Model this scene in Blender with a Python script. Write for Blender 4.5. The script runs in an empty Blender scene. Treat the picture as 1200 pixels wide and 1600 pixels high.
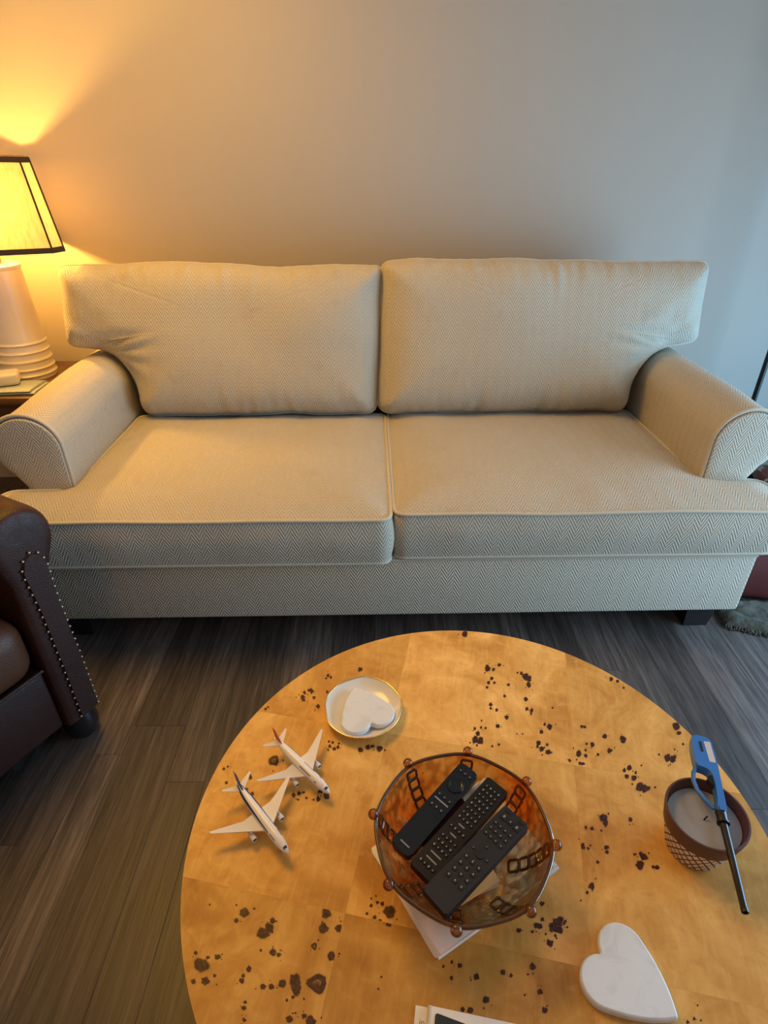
import bpy, bmesh, math, random
import numpy as np
from mathutils import Vector, Matrix, noise
R = math.radians
random.seed(7)
scene = bpy.context.scene
COL = scene.collection

# ------------------------------------------------------------------ camera
cam_d = bpy.data.cameras.new('camera'); cam = bpy.data.objects.new('camera', cam_d); COL.objects.link(cam)
cam_d.sensor_fit = 'VERTICAL'; cam_d.sensor_height = 36; cam_d.sensor_width = 27; cam_d.lens = 920 / 1600 * 36
cam_d.clip_start = 0.02
cam.location = (0, 0, 1.38); cam.rotation_euler = (R(90 - 31.3), 0, 0)
scene.camera = cam

# ------------------------------------------------------------------ world, large lights, exposure
world = bpy.data.worlds.new('world'); scene.world = world; world.use_nodes = True
world.node_tree.nodes['Background'].inputs[0].default_value = (0.75, 0.87, 1.0, 1)
world.node_tree.nodes['Background'].inputs[1].default_value = 0.12

def area(name, loc, aim, sx, sy, power, color):
    d = bpy.data.lights.new(name, 'AREA'); d.shape = 'RECTANGLE'; d.size = sx; d.size_y = sy
    d.energy = power; d.color = color
    o = bpy.data.objects.new(name, d); COL.objects.link(o); o.location = loc
    o.rotation_euler = (Vector(aim) - Vector(loc)).to_track_quat('-Z', 'Y').to_euler()
    return o
# daylight entering through the glazed door in the right-hand wall; the low blue light is an added fill
area('daylight_door', (2.34, 0.70, 0.86), (0.0, 0.70, 0.80), 2.0, 1.55, 45, (0.72, 0.88, 1.0))
area('door_low_blue_fill', (2.33, 1.30, 0.60), (0.0, 1.30, 0.50), 1.55, 1.1, 31, (0.05, 0.49, 1.0))
# added warm fill, standing in for lamp bounce, above the left end of the sofa
cl = area('warm_overhead_fill', (-.80, 1.60, 2.34), (-.80, 1.601, 0), .80, .80, 27, (1.0, .50, .04)); cl.data.shape = 'DISK'
# second, dimmer warm fill added behind the camera
c2 = area('rear_warm_fill', (-.40, -.80, 2.34), (-.40, -.801, 0), .5, .5, 6, (1.0, .45, .14)); c2.data.shape = 'DISK'

vs = scene.view_settings
vs.view_transform = 'Standard'; vs.look = 'None'; vs.gamma = 1.0; vs.use_curve_mapping = False
vs.exposure = 0.0

# ------------------------------------------------------------------ helpers
def tag(o, label=None, cat=None, group=None, kind=None):
    if label: o['label'] = label
    if cat: o['category'] = cat
    if group: o['group'] = group
    if kind: o['kind'] = kind
    return o

def empty(name, loc, rz=0, label=None, cat=None, group=None):
    o = bpy.data.objects.new(name, None); COL.objects.link(o); o.empty_display_size = 0.05
    o.location = loc; o.rotation_euler = (0, 0, rz)
    return tag(o, label, cat, group)

def mesh_obj(name, me, mat, parent=None, loc=(0, 0, 0), rot=(0, 0, 0)):
    o = bpy.data.objects.new(name, me); COL.objects.link(o)
    if mat and not me.materials: me.materials.append(mat)
    o.parent = parent; o.location = loc; o.rotation_euler = rot
    return o

def box_uv(me):
    uv = me.uv_layers.new(name='UVMap')
    for p in me.polygons:
        n = p.normal; a = max(range(3), key=lambda i: abs(n[i]))
        for li in p.loop_indices:
            c = me.vertices[me.loops[li].vertex_index].co
            uv.data[li].uv = ((c.y, c.z), (c.x, c.z), (c.x, c.y))[a]

def build(name, verts, faces, mat, parent=None, loc=(0, 0, 0), rot=(0, 0, 0), smooth=True, uv=False, sharp=None):
    me = bpy.data.meshes.new(name); me.from_pydata([tuple(v) for v in verts], [], faces); me.validate(); me.update()
    if smooth:
        me.polygons.foreach_set('use_smooth', [True] * len(me.polygons))
        if sharp: me.set_sharp_from_angle(angle=R(sharp))
    if uv: box_uv(me)
    return mesh_obj(name, me, mat, parent, loc, rot)

def bm_obj(name, bm, mat, parent=None, loc=(0, 0, 0), rot=(0, 0, 0), smooth=True, uv=False, sharp=35):
    bmesh.ops.recalc_face_normals(bm, faces=bm.faces)
    me = bpy.data.meshes.new(name); bm.to_mesh(me); bm.free(); me.update()
    if smooth:
        me.polygons.foreach_set('use_smooth', [True] * len(me.polygons))
        if sharp: me.set_sharp_from_angle(angle=R(sharp))
        for p in me.polygons:
            if len(p.vertices) > 10: p.use_smooth = False
    if uv: box_uv(me)
    return mesh_obj(name, me, mat, parent, loc, rot)

def box_bm(x0, x1, y0, y1, z0, z1, bev=0.0, seg=2, bm=None):
    bm = bm or bmesh.new()
    g = bmesh.ops.create_cube(bm, size=1, matrix=Matrix.Translation(((x0 + x1) / 2, (y0 + y1) / 2, (z0 + z1) / 2)) @ Matrix.Diagonal((x1 - x0, y1 - y0, z1 - z0, 1)))
    if bev > 0:
        es = list({e for v in g['verts'] for e in v.link_edges})
        bmesh.ops.bevel(bm, geom=es, offset=bev, segments=seg, affect='EDGES', profile=0.5, clamp_overlap=True)
    return bm

def box(name, b, mat, parent=None, bev=0.003, seg=2, loc=(0, 0, 0), rot=(0, 0, 0), uv=False):
    return bm_obj(name, box_bm(*b, bev=bev, seg=seg), mat, parent, loc, rot, uv=uv)

def tube_geo(pts, r, seg=8, closed=False, cap=True):
    pts = [Vector(p) for p in pts]; n = len(pts); V = []; F = []
    rr = r if isinstance(r, (list, tuple)) else [r] * n
    prev = None
    for i, p in enumerate(pts):
        a = pts[(i - 1) % n] if (closed or i > 0) else p; b = pts[(i + 1) % n] if (closed or i < n - 1) else p
        t = (b - a).normalized()
        if prev is None:
            up = Vector((0, 0, 1)) if abs(t.z) < .9 else Vector((1, 0, 0)); s = t.cross(up).normalized()
        else:
            s = (prev - t * prev.dot(t)).normalized()
        prev = s; u = s.cross(t)
        for k in range(seg):
            a_ = 2 * math.pi * k / seg; V.append(p + (s * math.cos(a_) + u * math.sin(a_)) * rr[i])
    m = n if closed else n - 1
    for i in range(m):
        for k in range(seg):
            F.append((i * seg + k, i * seg + (k + 1) % seg, ((i + 1) % n) * seg + (k + 1) % seg, ((i + 1) % n) * seg + k))
    if cap and not closed:
        F.append(tuple(range(seg))[::-1]); F.append(tuple((n - 1) * seg + k for k in range(seg)))
    return V, F

def tube(name, pts, r, mat, parent=None, seg=8, closed=False, loc=(0, 0, 0), rot=(0, 0, 0)):
    V, F = tube_geo(pts, r, seg, closed); return build(name, V, F, mat, parent, loc, rot, sharp=50)

def lathe(name, prof, mat, parent=None, seg=48, loc=(0, 0, 0), rot=(0, 0, 0), sharp=35, rmod=None):
    V = []; F = []; n = len(prof)
    for k in range(seg):
        a = 2 * math.pi * k / seg; m = rmod(a) if rmod else 1
        for (r, z) in prof: V.append((r * m * math.cos(a), r * m * math.sin(a), z))
    for k in range(seg):
        k2 = (k + 1) % seg
        for i in range(n - 1): F.append((k * n + i, k2 * n + i, k2 * n + i + 1, k * n + i + 1))
    bm = bmesh.new(); vs_ = [bm.verts.new(v) for v in V]
    for f in F: bm.faces.new([vs_[i] for i in f])
    bmesh.ops.remove_doubles(bm, verts=bm.verts, dist=1e-6)
    return bm_obj(name, bm, mat, parent, loc, rot, sharp=sharp)

def extrude(name, pts, z0, z1, mat, parent=None, bev=0.0, seg=2, loc=(0, 0, 0), rot=(0, 0, 0), uv=False, smooth=True, sharp=35):
    bm = bmesh.new(); b = [bm.verts.new((x, y, z0)) for x, y in pts]; t = [bm.verts.new((x, y, z1)) for x, y in pts]
    n = len(pts); fb = bm.faces.new(b[::-1]); ft = bm.faces.new(t)
    for i in range(n): bm.faces.new((b[i], b[(i + 1) % n], t[(i + 1) % n], t[i]))
    if bev > 0:
        bmesh.ops.bevel(bm, geom=list(ft.edges) + list(fb.edges), offset=bev, segments=seg, affect='EDGES', profile=0.5)
    return bm_obj(name, bm, mat, parent, loc, rot, uv=uv, smooth=smooth, sharp=sharp)

def round_poly(pts, rad, n=6):
    out = []; m = len(pts)
    for i in range(m):
        p0, p, p1 = Vector(pts[i - 1]), Vector(pts[i]), Vector(pts[(i + 1) % m])
        r = rad[i] if isinstance(rad, (list, tuple)) else rad
        a = (p0 - p); b = (p1 - p); la, lb = a.length, b.length; a.normalize(); b.normalize()
        d = min(r, la * .49, lb * .49)
        for k in range(n + 1):
            t = k / n; q = (p + a * d) * (1 - t) ** 2 + p * 2 * t * (1 - t) + (p + b * d) * t ** 2
            out.append((q.x, q.y))
    return out

def resample(pts, step, closed=True):
    P = [Vector(p) for p in pts]
    if closed: P = P + [P[0]]
    L = [0]
    for a, b in zip(P, P[1:]): L.append(L[-1] + (b - a).length)
    n = max(8, int(L[-1] / step)); out = []; j = 0
    for k in range(n if closed else n + 1):
        s = L[-1] * k / n
        while j < len(L) - 2 and L[j + 1] < s: j += 1
        t = (s - L[j]) / max(1e-9, L[j + 1] - L[j]); out.append(P[j].lerp(P[j + 1], t))
    return out

def dist_to_poly(Q, P):
    Q = np.array(Q); P = np.array(P); A = P; B = np.roll(P, -1, 0); best = np.full(len(Q), 1e9)
    for a, b in zip(A, B):
        ab = b - a; t = np.clip(((Q - a) @ ab) / (ab @ ab + 1e-12), 0, 1); d = np.hypot(*((Q - a) - t[:, None] * ab).T); best = np.minimum(best, d)
    return best

# ------------------------------------------------------------------ node helper
class NT:
    def __init__(s, name):
        s.m = bpy.data.materials.new(name); s.m.use_nodes = True; s.t = s.m.node_tree; s.n = s.t.nodes; s.l = s.t.links
        s.p = s.n['Principled BSDF']; s.out = s.n['Material Output']
    def put(s, sock, v):
        if hasattr(v, 'is_linked') or hasattr(v, 'links'): s.l.new(v, sock)
        else:
            if isinstance(v, (tuple, list)) and len(v) == 3 and sock.type == 'RGBA': v = (*v, 1)
            sock.default_value = v
    def math(s, op, a, b=None, c=None, clamp=False):
        n = s.n.new('ShaderNodeMath'); n.operation = op; n.use_clamp = clamp; s.put(n.inputs[0], a)
        if b is not None: s.put(n.inputs[1], b)
        if c is not None: s.put(n.inputs[2], c)
        return n.outputs[0]
    def mix(s, f, a, b, blend='MIX'):
        n = s.n.new('ShaderNodeMix'); n.data_type = 'RGBA'; n.blend_type = blend; s.put(n.inputs[0], f); s.put(n.inputs[6], a); s.put(n.inputs[7], b)
        return n.outputs[2]
    def coord(s, which='Object'):
        return s.n.new('ShaderNodeTexCoord').outputs[which]
    def pos(s): return s.n.new('ShaderNodeNewGeometry').outputs['Position']
    def mapping(s, v, scale=(1, 1, 1), loc=(0, 0, 0), rot=(0, 0, 0)):
        n = s.n.new('ShaderNodeMapping'); s.put(n.inputs[0], v); s.put(n.inputs['Scale'], scale); s.put(n.inputs['Location'], loc); s.put(n.inputs['Rotation'], rot); return n.outputs[0]
    def vadd(s, a, b):
        n = s.n.new('ShaderNodeVectorMath'); n.operation = 'ADD'; s.put(n.inputs[0], a); s.put(n.inputs[1], b); return n.outputs[0]
    def noise(s, v, scale, detail=3, rough=.5, dist=0):
        n = s.n.new('ShaderNodeTexNoise'); s.put(n.inputs['Vector'], v); n.inputs['Scale'].default_value = scale; n.inputs['Detail'].default_value = detail
        n.inputs['Roughness'].default_value = rough; n.inputs['Distortion'].default_value = dist; return n.outputs['Fac']
    def voronoi(s, v, scale, feature='F1', out='Distance'):
        n = s.n.new('ShaderNodeTexVoronoi'); n.feature = feature; s.put(n.inputs['Vector'], v); n.inputs['Scale'].default_value = scale; return n.outputs[out]
    def ramp(s, f, *stops):
        n = s.n.new('ShaderNodeValToRGB'); s.put(n.inputs[0], f); e = n.color_ramp.elements
        while len(e) < len(stops): e.new(0.5)
        for el, (p, c) in zip(e, stops): el.position = p; el.color = (*c, 1) if len(c) == 3 else c
        return n.outputs[0]
    def rng(s, f, a, b, c=0.0, d=1.0):
        n = s.n.new('ShaderNodeMapRange'); s.put(n.inputs[0], f); s.put(n.inputs[1], a); s.put(n.inputs[2], b); s.put(n.inputs[3], c); s.put(n.inputs[4], d); return n.outputs[0]
    def attr(s, name, out='Fac', kind='GEOMETRY'):
        n = s.n.new('ShaderNodeAttribute'); n.attribute_name = name; n.attribute_type = kind; return n.outputs[out]
    def sep(s, v):
        n = s.n.new('ShaderNodeSeparateXYZ'); s.put(n.inputs[0], v); return n.outputs
    def rand(s): return s.n.new('ShaderNodeObjectInfo').outputs['Random']
    def bump(s, h, dist=.001, strength=1.0):
        n = s.n.new('ShaderNodeBump'); s.put(n.inputs['Height'], h); n.inputs['Distance'].default_value = dist; n.inputs['Strength'].default_value = strength
        s.l.new(n.outputs[0], s.p.inputs['Normal']); return n.outputs[0]
    def set(s, **k):
        names = dict(color='Base Color', rough='Roughness', metal='Metallic', spec='Specular IOR Level', coat='Coat Weight', coat_rough='Coat Roughness', trans='Transmission Weight', ior='IOR', sheen='Sheen Weight', alpha='Alpha', sss='Subsurface Weight', em='Emission Color', ems='Emission Strength')
        for a, v in k.items(): s.put(s.p.inputs[names[a]], v)
        return s

def plain(name, color, rough=.5, var=.08, scale=30, bump=0, **k):
    t = NT(name); nz = t.noise(t.coord(), scale, 3)
    lo = tuple(c * (1 - var) for c in color); hi = tuple(min(1, c * (1 + var)) for c in color)
    t.set(color=t.mix(nz, lo, hi), rough=rough, **k)
    if bump: t.bump(nz, bump)
    return t.m

# ------------------------------------------------------------------ materials
def make_wall():
    t = NT('painted_wall'); p = t.pos(); n = t.noise(p, 160, 3); big = t.noise(p, 1.2, 2)
    t.set(color=t.mix(big, (.47, .42, .35), (.50, .447, .377)), rough=.55, spec=.3); t.bump(n, .0006, .5); return t.m
M_WALL = make_wall()
M_CEIL = plain('ceiling_paint', (.78, .76, .72), .9)
M_TRIM = plain('white_trim_paint', (.8, .79, .76), .5)

def make_floor(planks):
    t = NT('grey_wood_plank' if planks else 'grey_wood_floor'); p = t.pos()
    if planks:
        r = t.rand(); off = t.n.new('ShaderNodeCombineXYZ'); t.put(off.inputs[0], t.math('MULTIPLY', r, 17.0)); t.put(off.inputs[1], t.math('MULTIPLY', r, 31.0)); v = t.vadd(p, off.outputs[0])
    else: v = p; r = t.noise(t.mapping(p, (12, .8, 1)), 1, 1)
    g1 = t.noise(t.mapping(v, (70, 3.0, 1)), 1.0, 5, .65, .6); g2 = t.noise(t.mapping(v, (260, 9, 1)), 1.0, 4, .6); g3 = t.noise(t.mapping(v, (9, 1.6, 1)), 1.0, 3, .5, .8)
    f = t.math('ADD', t.math('MULTIPLY', g1, .62), t.math('MULTIPLY', g2, .38))
    c = t.ramp(f, (.30, (.022, .017, .014)), (.46, (.060, .048, .040)), (.58, (.105, .086, .072)), (.74, (.19, .16, .135)))
    tone = t.mix(g3, (.80, .79, .82), (1.55, 1.60, 1.74)); c = t.mix(1.0, c, tone, 'MULTIPLY')
    rv = t.mix(r, (.60, .58, .56), (1.40, 1.38, 1.36)); c = t.mix(1.0, c, rv, 'MULTIPLY')
    t.set(color=c, rough=t.rng(g2, .2, .8, .36, .52), spec=.5); t.bump(f, .0012, .6); return t.m
M_PLANK = make_floor(True); M_FLOOR = make_floor(False)

def make_fabric(name, c0, c1, seam=False):
    t = NT(name); uv = t.n.new('ShaderNodeUVMap').outputs[0]; s = t.sep(uv)
    wob = t.noise(uv, 3.0, 2)
    u = t.math('ADD', s[0], t.math('MULTIPLY', wob, .02))
    tri = t.math('PINGPONG', u, .020)
    q = t.math('DIVIDE', t.math('ADD', s[1], t.math('MULTIPLY', tri, 1.8)), .0150)
    st = t.math('SINE', t.math('MULTIPLY', q, 2 * math.pi))
    fib = t.noise(uv, 700, 2); big = t.noise(uv, 5, 3, .6)
    stain = t.rng(t.noise(uv, 9, 4, .65), .60, .74)
    c = t.mix(t.math('MULTIPLY_ADD', st, t.rng(t.noise(uv, 4.0, 2), .35, .65, .12, .42), .5), c0, c1)
    c = t.mix(t.math('MULTIPLY', fib, .35), c, (c0[0] * .7, c0[1] * .7, c0[2] * .7))
    c = t.mix(t.math('MULTIPLY', big, .22), c, (c0[0] * .75, c0[1] * .70, c0[2] * .62))
    c = t.mix(t.math('MULTIPLY', stain, .22), c, (c0[0] * .62, c0[1] * .52, c0[2] * .42))
    t.set(color=c, rough=.92, spec=.15, sheen=.25)
    h = t.math('ADD', t.math('MULTIPLY', st, .5), t.math('MULTIPLY', fib, .7)); t.bump(h, .0016, .9); return t.m
M_FAB = make_fabric('herringbone_fabric', (.50, .445, .345), (.75, .69, .565))
M_WELT = plain('fabric_welt', (.58, .53, .42), .9, .12, 300, .0004)

def make_leather():
    t = NT('brown_leather'); c = t.coord(); n = t.noise(c, 5, 4, .6); v = t.voronoi(c, 420); w = t.noise(c, 40, 3)
    t.set(color=t.mix(n, (.020, .0065, .005), (.060, .019, .011)), rough=t.rng(w, .3, .7, .38, .55), spec=.4); t.bump(t.math('ADD', v, t.math('MULTIPLY', w, 1.5)), .0012, .5); return t.m
M_LEATHER = make_leather()
def make_seat_leather():
    t = NT('worn_brown_leather'); c = t.coord(); n = t.noise(c, 5, 4, .6); v = t.voronoi(c, 420)
    t.set(color=t.mix(n, (.065, .022, .009), (.13, .048, .018)), rough=.45, spec=.5); t.bump(v, .001, .5); return t.m
M_LEATHER2 = make_seat_leather()
M_NAIL = plain('brass_nailhead', (.42, .36, .29), .4, metal=1.0)
M_BLACKW = plain('black_wood', (.012, .011, .012), .3)

def make_veneer():
    t = NT('burl_veneer'); o = t.coord(); pv = t.attr('pvar', 'Vector'); ps = t.sep(pv)
    off = t.n.new('ShaderNodeCombineXYZ'); t.put(off.inputs[0], t.math('MULTIPLY', ps[0], 9.0)); t.put(off.inputs[1], t.math('MULTIPLY', ps[1], 11.0))
    v = t.vadd(o, off.outputs[0])
    cloud = t.noise(v, 6.0, 4, .55, 1.2); mott = t.noise(v, 26, 4, .6, 1.6); fine = t.noise(t.mapping(v, (30, 140, 1), rot=(0, 0, .3)), 1.0, 4, .6, .4)
    curl = t.noise(t.mapping(v, (95, 12, 1), rot=(0, 0, .5)), 1, 2, .5, 1.0)
    c = t.ramp(cloud, (.28, (.36, .160, .032)), (.45, (.52, .265, .070)), (.60, (.64, .365, .120)), (.76, (.78, .50, .21)))
    c = t.mix(t.math('MULTIPLY', t.rng(mott, .5, .75), .45), c, (.40, .185, .045))
    c = t.mix(t.math('MULTIPLY', t.rng(mott, .45, .2), .35), c, (.78, .52, .23))
    c = t.mix(t.math('MULTIPLY', fine, .22), c, (.36, .17, .045))
    c = t.mix(t.math('MULTIPLY', t.rng(curl, .5, .8), .2), c, (.82, .56, .26))
    c = t.mix(1.0, c, t.mix(ps[2], (.92, .88, .55), (1.46, 1.52, 1.32)), 'MULTIPLY')
    k = t.attr('knot'); kn = t.noise(o, 170, 3, .6)
    km = t.rng(t.math('ADD', k, t.math('MULTIPLY', t.math('SUBTRACT', kn, .5), .55)), .18, .62)
    kc = t.mix(t.rng(t.noise(o, 240, 3), .35, .65), (.022, .006, .004), (.085, .024, .010))
    halo = t.math('MULTIPLY', t.rng(k, 0.0, .5), .35)
    c = t.mix(halo, c, (.26, .10, .025)); c = t.mix(km, c, kc)
    t.set(color=c, rough=t.rng(mott, .3, .7, .42, .52), spec=.32); return t.m
M_VENEER = make_veneer()
M_EDGE = plain('veneer_edge_band', (.62, .37, .14), .35, .15, 60)

def make_marble():
    t = NT('white_marble'); c = t.coord(); n = t.noise(c, 22, 5, .6, 1.0); g = t.noise(c, 600, 2)
    col = t.mix(t.rng(n, .50, .75), (.73, .81, .91), (.58, .65, .73)); col = t.mix(t.math('MULTIPLY', g, .15), col, (.75, .75, .77))
    t.set(color=col, rough=.42, spec=.4, sss=.0); t.bump(g, .0002, .5); return t.m
M_MARBLE = make_marble()
M_PORC = plain('glazed_cream_dish', (.80, .78, .72), .16, .05, 20)
M_GOLD = plain('gold_rim', (.85, .62, .28), .22, .1, 60, metal=1.0)
M_PLANEW = plain('white_airliner_paint', (.84, .83, .83), .28, .04)
M_WING = plain('pale_grey_wing_paint', (.70, .69, .70), .4, .05)
M_NAVY = plain('navy_livery_paint', (.028, .05, .16), .35)
M_RED = plain('red_livery_paint', (.62, .06, .03), .35, .25, 200)
M_DKGLASS = plain('dark_cockpit_glass', (.03, .035, .045), .15)
M_GREYINK = plain('grey_ink', (.18, .18, .2), .5)
M_ENGINE = plain('engine_metal', (.72, .71, .70), .35)

def make_glass(name, tint0, tint1, gl=.5, bump=.0, body=.08, gloss=.6):
    t = NT(name); o = t.coord(); big = t.noise(o, 14, 2); nrm = None
    if bump:
        sc = t.voronoi(t.mapping(o, (1, 1, .7)), 95, 'SMOOTH_F1'); bmp = t.n.new('ShaderNodeBump'); t.put(bmp.inputs['Height'], sc); bmp.inputs['Distance'].default_value = .006; bmp.inputs['Strength'].default_value = bump; nrm = bmp.outputs[0]
        dk = t.rng(sc, .35, .62, 1.0, .62)
    tr = t.n.new('ShaderNodeBsdfTransparent'); col = t.mix(t.rng(big, .38, .62), tint0, tint1)
    if bump: col = t.mix(t.math('SUBTRACT', 1.0, dk), col, (tint0[0] * .45, tint0[1] * .30, tint0[2] * .2))
    t.put(tr.inputs[0], col)
    gs = t.n.new('ShaderNodeBsdfGlossy'); gs.inputs['Roughness'].default_value = .12; t.put(gs.inputs[0], t.mix(t.rng(big, .4, .6), (1, .86, .7), (.75, .92, 1)))
    fr = t.n.new('ShaderNodeLayerWeight'); fr.inputs[0].default_value = gl
    if nrm: t.l.new(nrm, gs.inputs['Normal']); t.l.new(nrm, fr.inputs['Normal'])
    df = t.n.new('ShaderNodeBsdfDiffuse'); t.put(df.inputs[0], t.mix(t.rng(big, .35, .65), (.42, .12, .025), (.22, .13, .06)))
    m1 = t.n.new('ShaderNodeMixShader'); t.l.new(tr.outputs[0], m1.inputs[1]); t.l.new(df.outputs[0], m1.inputs[2]); m1.inputs[0].default_value = body
    m2 = t.n.new('ShaderNodeMixShader'); t.put(m2.inputs[0], t.math('MULTIPLY_ADD', fr.outputs['Fresnel'], gloss, .02, True)); t.l.new(m1.outputs[0], m2.inputs[1]); t.l.new(gs.outputs[0], m2.inputs[2])
    t.l.new(m2.outputs[0], t.out.inputs[0]); return t.m
M_GLASS = make_glass('amber_carnival_glass', (.97, .58, .26), (.95, .82, .60), .22, .7, .10, .6)
M_GLASSD = make_glass('dark_amber_glass', (.14, .045, .02), (.18, .065, .03), .25, 0, .30, .30)
M_GLASSB = make_glass('clear_amber_bead_glass', (.80, .52, .30), (.72, .46, .26), .35, 0, .15, .8)

M_REMOTE_A = plain('gloss_black_plastic', (.006, .007, .009), .24, .1, spec=.35)
M_REMOTE_B = plain('black_plastic', (.009, .0085, .008), .45, .1, spec=.25)
M_REMOTE_C = plain('charcoal_plastic', (.019, .021, .028), .5, .1, spec=.25)
M_BTN = plain('dark_rubber_button', (.016, .017, .021), .55, spec=.25)
M_BTN_B = plain('black_rubber_button', (.010, .010, .010), .5, spec=.25)
M_INK = plain('pale_button_ink', (.24, .25, .27), .6)
M_NAPKIN = plain('white_paper', (.82, .81, .78), .8, .05, 60, .0003)
M_CARD = plain('cream_card', (.60, .52, .38), .7)
M_MAROON = plain('maroon_plastic', (.07, .012, .02), .35)
M_TERRA = plain('brown_terracotta', (.105, .042, .032), .5, .15, 80, .0003)
def make_pattern():
    t = NT('lattice_pattern_terracotta'); uv = t.n.new('ShaderNodeUVMap').outputs[0]; s = t.sep(uv)
    a = t.math('MULTIPLY', s[0], 24.0); b = t.math('MULTIPLY', s[1], 3.2)
    d1 = t.math('ABSOLUTE', t.math('SUBTRACT', t.math('FRACT', t.math('ADD', a, b)), .5)); d2 = t.math('ABSOLUTE', t.math('SUBTRACT', t.math('FRACT', t.math('SUBTRACT', a, b)), .5))
    m = t.rng(t.math('MAXIMUM', d1, d2), .33, .40)
    t.set(color=t.mix(m, (.80, .68, .62), (.085, .035, .028)), rough=.6); t.bump(m, .0006, -.6); return t.m
M_PATTERN = make_pattern()
M_WAX = plain('grey_white_wax', (.34, .33, .32), .18, .06, 40, .0006)
M_WICK = plain('burnt_wick', (.01, .008, .008), .9)
M_BLUE = plain('blue_lighter_plastic', (.045, .20, .62), .32, .05)
M_STICK = plain('pale_sticker', (.62, .62, .66), .5, .15, 300)
M_DARK = plain('dark_recess', (.008, .01, .02), .5)
M_BLKMETAL = plain('black_gunmetal', (.020, .018, .018), .22, metal=.3)
M_BOOK = plain('dark_printed_cover', (.012, .020, .024), .4)
M_BROWNINK = plain('brown_ink', (.30, .13, .06), .6)
M_CERAMIC = plain('cream_ceramic', (.74, .68, .58), .32, .04, 12)
def make_shade():
    t = NT('linen_shade'); o = t.coord(); n = t.noise(t.mapping(o, (160, 160, 7)), 1, 3, .6)
    col = t.mix(t.rng(n, .35, .7), (.66, .55, .33), (.52, .38, .16))
    df = t.n.new('ShaderNodeBsdfDiffuse'); t.put(df.inputs[0], col); tl = t.n.new('ShaderNodeBsdfTranslucent'); t.put(tl.inputs[0], t.mix(1.0, t.mix(.5, col, (.62, .46, .22)), (.54, .55, .66), 'MULTIPLY'))
    m = t.n.new('ShaderNodeMixShader'); m.inputs[0].default_value = .50; t.l.new(df.outputs[0], m.inputs[1]); t.l.new(tl.outputs[0], m.inputs[2]); t.l.new(m.outputs[0], t.out.inputs[0]); return t.m
M_SHADE = make_shade()
M_SHTRIM = plain('dark_brown_ribbon', (.030, .015, .006), .8)
M_BRASS = plain('brass', (.7, .5, .22), .35, metal=1.0)
def make_bulb():
    t = NT('lit_bulb'); em = t.n.new('ShaderNodeEmission'); em.inputs[0].default_value = (1, .62, .25, 1); em.inputs[1].default_value = 6.0
    tr = t.n.new('ShaderNodeBsdfTransparent'); ad = t.n.new('ShaderNodeAddShader'); t.l.new(em.outputs[0], ad.inputs[0]); t.l.new(tr.outputs[0], ad.inputs[1]); t.l.new(ad.outputs[0], t.out.inputs[0]); return t.m
M_BULB = make_bulb()
M_TABLEWOOD = plain('end_table_brown_wood', (.17, .085, .035), .4, .25, 25)
M_DENIM = plain('pale_blue_cloth', (.44, .50, .50), .9, .18, 90, .0008)
M_DENIMD = plain('dark_blue_cloth', (.12, .14, .15), .9)
M_WHITEP = plain('white_plastic', (.78, .75, .70), .35)
M_REDBAG = plain('dark_red_fabric', (.095, .010, .007), .75, .25, 12, .002)
M_OLIVE = plain('grey_olive_fleece', (.10, .094, .072), .95, .35, 45, .006)
def make_throw():
    t = NT('patterned_throw'); o = t.coord(); v = t.voronoi(t.mapping(o, (1, 1, 1.6)), 26, 'F1', 'Color'); s = t.sep(v)
    t.set(color=t.ramp(s[0], (.0, (.05, .025, .02)), (.35, (.16, .09, .06)), (.6, (.38, .37, .36)), (.85, (.14, .03, .025))), rough=.9)
    t.bump(t.noise(o, 90, 3), .003); return t.m
M_THROW = make_throw()
M_TRINKET = plain('tan_beads', (.45, .30, .15), .5)

# ------------------------------------------------------------------ the room
WB = 2.62; XR = 2.30; XL = -2.45; YR = -2.30; ZC = 2.45
def slab(name, b, mat, bev=0.0): return tag(box(name, b, mat, bev=bev), kind='structure')
floor = slab('floor', (XL, XR, YR, WB, -0.06, -0.004), M_FLOOR)
slab('wall_back', (XL - .1, XR + .1, WB, WB + .1, 0, ZC), M_WALL)
slab('wall_left', (XL - .1, XL, YR, WB, 0, ZC), M_WALL)
bm = bmesh.new()                                   # right wall with an opening for the glazed door
for b in ((XR, XR + .1, YR, -.32, 0, ZC), (XR, XR + .1, 2.12, WB, 0, ZC), (XR, XR + .1, -.32, 2.12, 2.12, ZC)): box_bm(*b, bm=bm)
tag(bm_obj('wall_right', bm, M_WALL, smooth=False), kind='structure')
bm = bmesh.new()
for b in ((XL, -.25, YR - .1, YR, 0, ZC), (1.75, XR, YR - .1, YR, 0, ZC), (-.25, 1.75, YR - .1, YR, 0, .85), (-.25, 1.75, YR - .1, YR, 2.25, ZC)): box_bm(*b, bm=bm)
tag(bm_obj('wall_front', bm, M_WALL, smooth=False), kind='structure')
slab('ceiling', (XL - .1, XR + .1, YR - .1, WB + .1, ZC, ZC + .08), M_CEIL)
bm = bmesh.new()
for b in ((XR - .02, XR + .12, -.38, -.30, 0, 2.18), (XR - .02, XR + .12, 2.10, 2.18, 0, 2.18), (XR - .02, XR + .12, -.30, 2.10, 2.10, 2.18)): box_bm(*b, bm=bm)
tag(bm_obj('door_1', bm, M_TRIM, smooth=False), kind='structure')
bm = bmesh.new()
for b in ((-.32, -.22, YR - .12, YR + .02, .78, 2.32), (1.72, 1.82, YR - .12, YR + .02, .78, 2.32), (-.22, 1.72, YR - .12, YR + .02, .78, .87), (-.22, 1.72, YR - .12, YR + .02, 2.23, 2.32)): box_bm(*b, bm=bm)
tag(bm_obj('window_1', bm, M_TRIM, smooth=False), kind='structure')
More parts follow.
